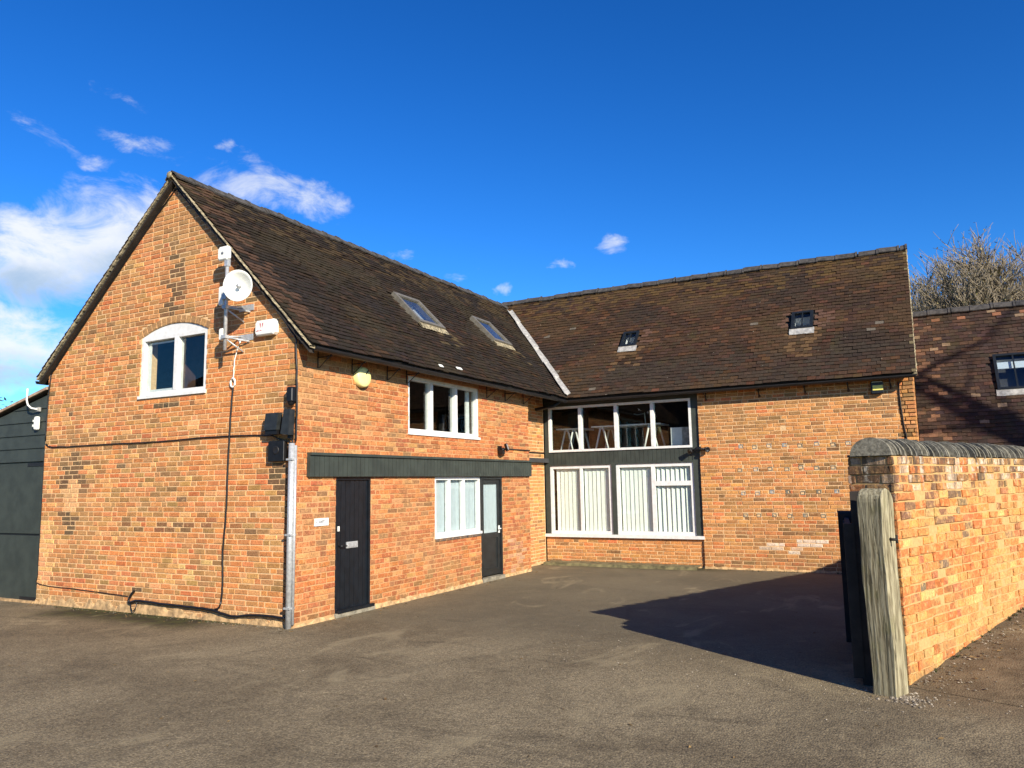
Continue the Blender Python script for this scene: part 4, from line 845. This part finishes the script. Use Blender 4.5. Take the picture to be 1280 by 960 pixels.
# ------------------------------------------------------------------ garden wall at the right
ga = R_(20.5); gd = V((math.sin(ga), math.cos(ga), 0)); gn = V((math.cos(ga), -math.sin(ga), 0))
g0 = V((7.226, .08, 0)); GT = .42; GH = 2.03; GL = 11.0
gwall = thing('garden_wall', g0+gd*5.5-gn*GT/2, 'tall weathered orange brick garden wall with rounded dark coping', 'wall')
GF = Fr(g0, gd, (0, 0, 1), gn); GE = Fr(g0-gn*GT, gn, (0, 0, 1), -gd); GB = Fr(g0-gn*GT, gd, (0, 0, 1), -gn)
mb = MB(); mb.fbox(GF, .009, GL, 0, GH, -.009, -GT+.009); core = mb.build('wall_core', M_mortargarden, gwall)
def bank(u): 
    P = ((-9, 0), (0, 0), (.69, .06), (1.44, .13), (2.3, .20), (3.3, .30), (6, .48), (30, .6))
    for (a, za), (b, zb) in zip(P, P[1:]):
        if a <= u <= b: return za+(zb-za)*(u-a)/(b-a)
    return 0
mb = MB(); rb_ = random.Random(8); nu, ne = 40, 24; ZB = {}
for i in range(nu+1):
    for j in range(ne+1):
        u = -.05+12*(i/nu)**1.5; e = -.15+8*(j/ne)**1.6; p = g0+gd*u+gn*e; f = 1 if e < 1.5 else max(.3, 1-(e-1.5)*.12)
        mb.v.append((p.x, p.y, .003+bank(u)*f+(rb_.uniform(-.008, .012) if i else 0))); mb.c.append((1, 1, 1))
for i in range(nu):
    for j in range(ne): a = i*(ne+1)+j; mb.f.append((a, a+1, a+ne+2, a+ne+1)); mb.sm.append(True)
mb.build('soil_bank', M_asphalt, None, kind='structure')
def col_w(u, v, rg):
    c = drift(pick(rg, T_w), u, v, .55, 27., (.58, .30, .098), (.55, .185, .05)); k = math.sin(u*2.1+1.3*math.sin(v*2.7))*math.sin(v*3.1+u*.6)
    if k > .35 and rg.random() < .6: c = lerp(c, (.56, .155, .045), .6)
    if v > 1.70 and rg.random() < (v-1.55)*1.9: c = lerp(c, (.12, .085, .05), rg.uniform(.5, .85)) if rg.random() < .65 else lerp(c, (.60, .50, .36), .7)
    elif v > 1.35 and rg.random() < .14: c = lerp(c, (.13, .10, .07), .7)
    if v < .4 and rg.random() < .6: c = lerp(c, (.60, .34, .11), .5)
    return tuple(x*.95 for x in c)
def col_e(u, v, rg): return lerp(col_w(u, v, rg), (.14, .10, .06), .35 if v > 1.6 else .2)
wb1 = lay_bricks(GF, 0, GL, .01, GH, (), (), col_w, random.Random(71), 1.6, course=.0845); wb2 = lay_bricks(GE, 0, GT, .01, GH, (), (), col_e, random.Random(73), 1.0, course=.0845); wb3 = lay_bricks(GB, 0, GL, .01, GH, (), (), col_w, random.Random(75), 1.2, course=.0845)
place_pieces([(wb1+wb2+wb3, gwall, M_brickgarden)], 300, 'brick', 'brickwork', emit_brick)
r = random.Random(5); s = -.045; i = 0
while s < GL:   # half-round coping units, each lapping the next
    ln = .112 if i else .17; c0 = g0+gd*s-gn*(GT/2-.025)+V((0, 0, GH+.004+r.uniform(-.010, .012))); mb = MB(); R0 = .180+r.uniform(-.006, .006); R1 = R0-.034
    off = gn*r.uniform(-.014, .014); N = 14; lean = r.uniform(-.03, .03)
    def arc(P, R): return [P+off+gn*R*math.cos(math.pi*k/N)+gd*lean*math.cos(math.pi*k/N)+V((0, 0, R*.92*math.sin(math.pi*k/N))) for k in range(N+1)]
    tint = lerp((.035, .036, .036), (.16, .145, .105), r.random()**1.5)
    mb.prism(arc(c0, R0), arc(c0+gd*.016, R0+.002), lerp(tint, (.30, .28, .22), .35)); mb.prism(arc(c0+gd*.016, R0-.004), arc(c0+gd*(ln+.03), R1), tint); mb.build('coping_unit', M_copeunit, gwall); s += ln; i += 1
mb = MB(); mb.fbox(GE, .002, .09, GH, GH+.022, -.25, .002); mb.build('bed_tile', M_coping, gwall)
# ------------------------------------------------------------------ gate post and gate
post = thing('gate_post', (7.04, -.29, 0), 'weathered grey-green oak gate post with rounded top at the wall end', 'post')
PF = Fr(V((7.139, -.405, 0))-gn*.205, gn, (0, 0, 1), gd)      # u across the front, n = depth
mb = MB(); hp = 1.74; dp_ = .235; rr_ = dp_/2; nlev = 14; ce = .007
outl = [(0., (hp-rr_)*j/nlev) for j in range(nlev+1)]+[(rr_-rr_*math.cos(math.pi*k/12), hp-rr_+rr_*math.sin(math.pi*k/12)) for k in range(1, 12)]+[(dp_, (hp-rr_)*(nlev-j)/nlev) for j in range(nlev+1)]
def ring(u, e):
    P = []
    for (n_, z) in outl:
        lean = -.022*z/hp; wav = .006*math.sin(z*4.3+u*30)+.004*math.sin(z*11+u*17)
        nn = rr_+(n_-rr_)*(1-e/rr_)
        zz = z if z <= hp-rr_ else hp-rr_+(z-hp+rr_)*(1-e/rr_)
        P.append(PF.p(u*(1+.03*z)+lean+wav, zz, nn+.004*math.sin(z*6)))
    return P
rings = [ring(0, ce), ring(ce, 0), ring(.07, -.001), ring(.14, .002), ring(.205-ce, 0), ring(.205, ce)]; n = len(outl)
mb.add([p for R in rings for p in R], [tuple(range(n))]+[(k*n+i, k*n+(i+1) % n, (k+1)*n+(i+1) % n, (k+1)*n+i) for k in range(5) for i in range(n)]+[tuple(range(5*n, 6*n))[::-1]])
mb.build('post_timber', M_post, post)
mb = MB(); mb.tube([(7.16, -.28, 1.30), (7.225, -.30, 1.30)], .014, 6); mb.tube([(7.225, -.30, 1.27), (7.225, -.30, 1.34)], .012, 6); mb.build('hinge_pin', M_wooddark, post)
mb = MB(); mb.lathe(PF.p(.188, 1.62, .118), gn, [(0, .018), (.006, .015), (.006, .001)], 8); mb.build('bolt', M_steel, post)
gate = thing('wooden_gate', (6.72, 1.0, 0), 'dark timber gate leaf folded back behind the gate post', 'gate')
gA = V((6.83, -.08, 0)); gE = V((6.635, 1.95, 0)); gdir = (gE-gA).normalized(); GA = Fr(gA, gdir, (0, 0, 1), gdir.cross(V((0, 0, 1)))); gl_ = (gE-gA).length
mb = MB(); lo = []
for k in range(9): a = math.pi*k/8; lo.append((gl_-.05+.05*math.cos(a), 1.42+.04*math.sin(a)))
lo = [(gl_-.10, .0), (gl_, .0)]+lo; mb.prism([GA.p(u, v, -.09) for u, v in lo], [GA.p(u, v, .10) for u, v in lo]); mb.build('stile', M_wooddark, gate)
fb('stile', M_wooddark, gate, GA, 0, .10, .06, 1.42, -.045, .045); mb = MB(); mb.box(6.855, 7.0, -.06, .19, .0, 1.71); mb.build('hinge_stile', M_wooddark, gate)
for z in (.12, .50, .86, 1.18, 1.30): fb('rail', M_wooddark, gate, GA, .10, gl_-.10, z, z+.085, -.022, .022)
for i in range(14): fb('slat', M_wooddark, gate, GA, .12+i*.137, .12+i*.137+.12, .10, 1.36, -.040, -.023)
mb = MB(); mb.tube([GA.p(gl_+.02, 1.25, -.07), GA.p(gl_+.03, 1.25, .10)], .018, 6); mb.build('latch', M_black, gate)

# ------------------------------------------------------------------ low tiled building at the right
out = thing('tiled_outbuilding', (11, 11.5, 0), 'lower brick outbuilding with mottled tiled roof right of the barn', 'building')
OE, OZ, ORY, ORZ = 9.90, 2.30, 12.20, 5.60; OX0, OX1 = 7.412, 19.
OR = Fr((0, OE, OZ), (1, 0, 0), (0, ORY-OE, ORZ-OZ), (0, OZ-ORZ, ORY-OE)); OSL = math.hypot(ORY-OE, ORZ-OZ); OBK = Fr((0, 2*ORY-OE, OZ), (1, 0, 0), (0, OE-ORY, ORZ-OZ), (0, ORZ-OZ, ORY-OE))
ohole = [(8.905, 9.62, 1.50, 2.48)]
mb = MB(); slab(mb, OR, OX0, OX1, 0, OSL, -.012, -.1, ohole); slab(mb, OBK, OX0, OX1, 0, OSL, -.0, -.1); oroof = mb.build('roof', M_wooddark, out)
mb = MB(); mb.box(OX0, OX1, OE+.2, OE+.5, 0, 2.4); mb.box(OX1-.3, OX1, OE+.5, 14, 0, 2.4); mb.build('wall', M_mortar, out)
def col_o(u, v, r):
    c = pick(r, T_o)
    if u < 7.9 and r.random() < .3: c = lerp(c, (.26, .135, .075), r.uniform(.2, .7))
    if v > 3.6 and r.random() < .12: c = (.22, .10, .055)
    if r.random() < .012: c = (.22, .15, .095)
    return c
ot = tiles(OR, OX0, 14, OSL, ohole, (), col_o, 81, tw=.17, gauge=.1)
place_pieces([(ot, oroof, M_tile2)], 120, 'roof_tile', 'roof_tiling', emit_tile)
x = OX0; k = 300
while x < 14: ridge_tile((x, ORY, ORZ), (x+.40, ORY, ORZ), .1, oroof, k); x += .42; k += 1
barn_, barn = barn, out
ow = rooflight(OR, ohole[0], M_skydark, .055, .075, [9.26], .14, M_lead); fb('blind', M_blindpale, ow, OR, 8.97, 9.56, 2.12, 2.30, -.02, .0)
barn = barn_

# ------------------------------------------------------------------ trees
M_bark = plain('pale_bark', (.27, .22, .14), .9, var=.35, nscale=14); M_twig = plain('twig_bark', (.25, .205, .14), .9, var=.35, nscale=3)
M_leaf = plain('dry_leaf', (.24, .20, .075), .8, var=.45, nscale=2); M_leafdark = plain('evergreen_leaf', (.035, .045, .022), .8, var=.5, nscale=2)
def bare_tree(loc, h, seed, label, group=None, levels=5, spread=.55, leaves=900, trunk_r=.16, kids=(5, 7)):
    r = random.Random(seed); t = thing('bare_tree', loc, label, 'tree', group); tr = MB(); cr = MB(); lf = MB(); loc = V(loc)
    def grow(P, d, ln, rad, lev):
        n = 3; pts = [P]; q = P; dd = d
        for i in range(n):
            dd = (dd+V((r.uniform(-.16, .16), r.uniform(-.16, .16), r.uniform(-.04, .14)))).normalized(); q = q+dd*ln/n; pts.append(q)
        rads = [rad*(1-.5*i/n) for i in range(n+1)]
        (tr if lev == 0 else cr).tube(pts, rad, 6 if lev < 2 else 3, rad=rads)
        if lev >= levels-1:
            return
        for k in range(r.randint(*kids) if lev else r.randint(11, 13)):
            f = r.uniform(.3, 1) if lev else r.uniform(.35, 1); i = min(int(f*n), n-1); p = pts[i].lerp(pts[i+1], f*n-i)
            a = r.uniform(0, 6.283); side = V((math.cos(a), math.sin(a), r.uniform(-.1, .5)))
            nd = (dd*r.uniform(.45, .9)+side*spread*r.uniform(.7, 1.4)).normalized()
            grow(p, nd, ln*r.uniform(.42, .68), max(rad*(1-.5*f)*.55, .0115), lev+1)
    grow(loc, V((r.uniform(-.06, .06), r.uniform(-.06, .06), 1)), h*.62, trunk_r, 0)
    tr.build('trunk', M_bark, t); crown = cr.build('crown', M_twig, t)
    for i in range(leaves):
        c = V(cr.v[r.randrange(len(cr.v))]); a = V((r.uniform(-1, 1), r.uniform(-1, 1), r.uniform(-1, 1))).normalized(); b = a.cross(V((0, 0, 1))).normalized(); s_ = r.uniform(.03, .07)
        lf.add([c, c+a*s_+b*s_*.5, c+a*s_*2, c+a*s_-b*s_*.5], [(0, 1, 2, 3)])
    if leaves: lf.build('leaves', M_leaf, crown, kind='stuff')
    return t
G_ = 'bare trees behind the outbuilding'
TR = (((8.75, 24, 0), 8.9, 1, 'pale bare tree rising right beside the barn roof end'), ((9.7, 22.5, 0), 8.2, 2, 'low bare tree second from the barn end, behind the outbuilding'),
      ((10.6, 25, 0), 9.5, 3, 'bare tree in the middle of the row behind the outbuilding'), ((11.6, 23.5, 0), 8.6, 4, 'bare tree directly above the outbuilding roof window'),
      ((12.7, 25, 0), 9.0, 6, 'bare tree at the right edge of the row behind the outbuilding'), ((9.6, 30, 0), 10.4, 7, 'more distant bare tree seen through the left half of the row'), ((12.0, 30, 0), 10.6, 8, 'more distant bare tree seen through the right half of the row'))
for (lc, h_, sd, lb) in TR: bare_tree(lc, h_, sd, lb, G_, leaves=3200, spread=.5, kids=(6, 8))
# a tree standing outside the frame at the right; its big limb throws the shadow seen on the outbuilding roof
t = thing('bare_tree', (21.8, 1.8, 0), 'large leafless tree out of frame whose limb shades the outbuilding roof', 'tree'); r = random.Random(44)
mb = MB(); mb.tube([(21.8, 1.8, 0), (21.5, 2.0, 3.5), (20.9, 2.4, 6.6), (20.5, 2.65, 8.0), (20.9, 2.0, 10.5), (21.3, 1.6, 13)], .2, 8, rad=[.36, .28, .22, .18, .12, .04]); mb.build('trunk', M_bark, t)
mb = MB(); limb = [V((20.5, 2.65, 8.0)), V((19.6, 3.2, 8.75)), V((18.7, 3.75, 9.45)), V((17.95, 4.15, 10.0))]; mb.tube(limb, .1, 6, rad=[.16, .13, .09, .03])
for i in range(16):
    f = r.uniform(.1, 2.9); k = int(f); P = limb[k].lerp(limb[k+1], f-k); d = V((r.uniform(-.5, .6), r.uniform(-1, 1), r.uniform(-.5, .8))).normalized(); L_ = r.uniform(.5, 1.3); Q = P+d*L_*.6; mb.tube([P, Q, Q+(d+V((0, 0, .5)))*L_*.5], .03, 4, rad=[.04, .028, .012])
for i in range(14):
    z = r.uniform(7, 12); P = V((21.0, 2.1, z)); d = V((r.uniform(.1, 1), r.uniform(-1, .6), r.uniform(.1, .8))).normalized(); mb.tube([P, P+d*1.6, P+d*3+V((0, 0, .6))], .05, 4, rad=[.07, .045, .015])
mb.build('crown', M_twig, t)
def leafy_tree(loc, h, w, seed, label):
    r = random.Random(seed); t = thing('evergreen_tree', loc, label, 'tree'); loc = V(loc)
    m = MB(); m.tube([loc, loc+V((.1, 0, h*.5)), loc+V((0, .1, h*.9))], .2, 7, rad=[.22, .15, .04])
    cl_ = []
    for i in range(26):
        z = r.uniform(.3, .98); a = r.uniform(0, 6.28); R0 = w*math.sqrt(max(.05, 1-((z-.55)/.5)**2))*r.uniform(.3, 1); c = loc+V((R0*math.cos(a), R0*math.sin(a), h*z)); cl_.append(c)
        m.tube([loc+V((0, 0, h*z*.7)), c], .03, 4, rad=[.06, .015])
    m.build('trunk', M_bark, t); lf = MB()
    for c in cl_:
        for k in range(170):
            p = c+V((r.gauss(0, .4), r.gauss(0, .4), r.gauss(0, .3))); a = V((r.uniform(-1, 1), r.uniform(-1, 1), r.uniform(-.6, .6))).normalized(); b = a.cross(V((0, 0, 1))).normalized(); s_ = r.uniform(.05, .11)
            lf.add([p, p+a*s_+b*s_*.6, p+a*s_*2, p+a*s_-b*s_*.6], [(0, 1, 2, 3)])
    lf.build('crown', M_leafdark, t)
leafy_tree((-21.4, 6.4, 0), 5.3, 2.2, 3, 'dark evergreen tree peeping over the shed roof at the left edge')

# ------------------------------------------------------------------ loose stones
M_stone = attr_mat('pebble', nscale=60, bscale=80)
r = random.Random(21); mb = MB()
def stone(x, y, s, z=0.):
    vs = []
    for (a, b, c) in ((1, 0, .3), (0, 1, .3), (-1, 0, .3), (0, -1, .3), (0, 0, 1), (.7, .7, 0), (-.7, .7, 0), (-.7, -.7, 0), (.7, -.7, 0)): k = s*r.uniform(.75, 1.2); vs.append((x+a*k, y+b*k, z+c*k*.75))
    cc = lerp((.13, .105, .075), (.42, .36, .27), r.random()**2)
    mb.add(vs, [(0, 1, 4), (1, 2, 4), (2, 3, 4), (3, 0, 4), (0, 5, 1), (1, 6, 2), (2, 7, 3), (3, 8, 0)], cc)
for i in range(260): a = r.uniform(0, 6.28); d = abs(r.gauss(0, .14)); stone(7.2+d*math.cos(a)*1.1, -.36+d*math.sin(a)*.9, r.uniform(.006, .018))
for i in range(260): u = r.uniform(0, 5); e = abs(r.gauss(0, .22))+.03; p = g0+gd*u+gn*e; stone(p.x, p.y, r.uniform(.005, .017), bank(u)+.008)
for i in range(240): x, y = r.uniform(7.1, 9), r.uniform(-.8, 2.6); uu = (V((x, y, 0))-g0).dot(gd); stone(x, y, r.uniform(.004, .012), bank(uu)+(.008 if uu > 0 else 0)) if (V((x, y, 0))-g0).dot(gn) > .02 else None
for i in range(330): x = r.uniform(3.5, 7); stone(x, -.2+r.gauss(0, .5)+(7-x)*.28, r.uniform(.004, .010))
for i in range(250): stone(r.uniform(-5, 6), r.uniform(-4.5, 5), r.uniform(.003, .007))
for i in range(160): stone(r.uniform(-5.7, 0), -.05-abs(r.gauss(0, .06)), r.uniform(.004, .011))
mb.build('loose_stones', M_stone, None, kind='stuff')
# weeds and moss tufts along wall feet
M_moss = plain('moss', (.05, .058, .016), .95, var=.5, nscale=30)
mb = MB()
def tuft(x, y, s, z=0.):
    for k in range(7):
        a = r.uniform(0, 6.28); l = s*r.uniform(.6, 1.2); d = V((math.cos(a), math.sin(a), 0)); w = V((-d.y, d.x, 0))*l*.16; P = V((x, y, z)); Q = P+d*l*.55+V((0, 0, l*.6))
        mb.add([P-w, P+w, Q], [(0, 1, 2)])
for i in range(420): x = r.uniform(-5.0, -.9); tuft(x, -.055-abs(r.gauss(0, .05)), r.uniform(.012, .03))
for i in range(150): x = r.uniform(0, 7.3); tuft(x, L-.06-abs(r.gauss(0, .04)), r.uniform(.015, .04))
for i in range(70): p = g0+gd*r.uniform(.3, 6)+gn*r.uniform(.0, .05); tuft(p.x, p.y, r.uniform(.02, .06), bank((p-g0).dot(gd)))
mb.build('moss_tufts', M_moss, None, kind='stuff')

# ------------------------------------------------------------------ long barn added behind the viewer to darken the pane reflections (seen only mirrored)
opp = thing('reflection_barn', (-14, -27, 0), 'unseen dark-roofed brick barn added behind the viewer for dark window reflections', 'building')
mb = MB(); mb.box(-36, 3, -30.5, -24.5, 0, 3.4); mb.build('wall', M_interiorbrick, opp)
mb = MB(); mb.prism([V((-36.3, -24.1, 3.3)), V((-36.3, -30.9, 3.3)), V((-36.3, -27.5, 9.2))], [V((3.3, -24.1, 3.3)), V((3.3, -30.9, 3.3)), V((3.3, -27.5, 9.2))]); mb.build('roof', M_wooddark, opp)
for x in (-30, -22, -14, -6):
    mb = MB(); mb.box(x, x+1.6, -24.49, -24.42, .9, 2.3); w = mb.build('window', M_white, opp); mb = MB(); mb.box(x+.1, x+1.5, -24.42, -24.41, 1.0, 2.2); mb.build('pane', M_blackplastic, w)
mb = MB(); mb.box(-18.2, -16.6, -24.49, -24.43, 0, 2.3); mb.build('door', M_door, opp)

M_litter = attr_mat('leaf_litter', nscale=50); mb = MB(); r = random.Random(77)
def leaf(x, y, z=0.):
    a = r.uniform(0, 6.28); l = r.uniform(.012, .03); d = V((math.cos(a), math.sin(a), 0)); w = V((-d.y, d.x, 0))*l*.45; P = V((x, y, z+.004)); h = V((0, 0, r.uniform(.002, .012)))
    mb.add([P-d*l, P+w+h, P+d*l+h*.5, P-w], [(0, 1, 2), (0, 2, 3)], lerp((.09, .055, .025), (.26, .17, .07), r.random()))
for i in range(140): leaf(r.uniform(-5.6, .2), -.06-abs(r.gauss(0, .12)))
for i in range(110): leaf(.06+abs(r.gauss(0, .12)), r.uniform(0, 7))
for i in range(160): leaf(r.uniform(-.3, 6.2), L-.08-abs(r.gauss(0, .15)), .06 if False else .0)
for i in range(120): u = r.uniform(0, 5); p = g0+gd*u+gn*(.04+abs(r.gauss(0, .2))); leaf(p.x, p.y, bank(u)+.012)
for i in range(120): leaf(r.uniform(-4, 9), r.uniform(-4, 6))
mb.build('leaf_litter', M_litter, None, kind='stuff')
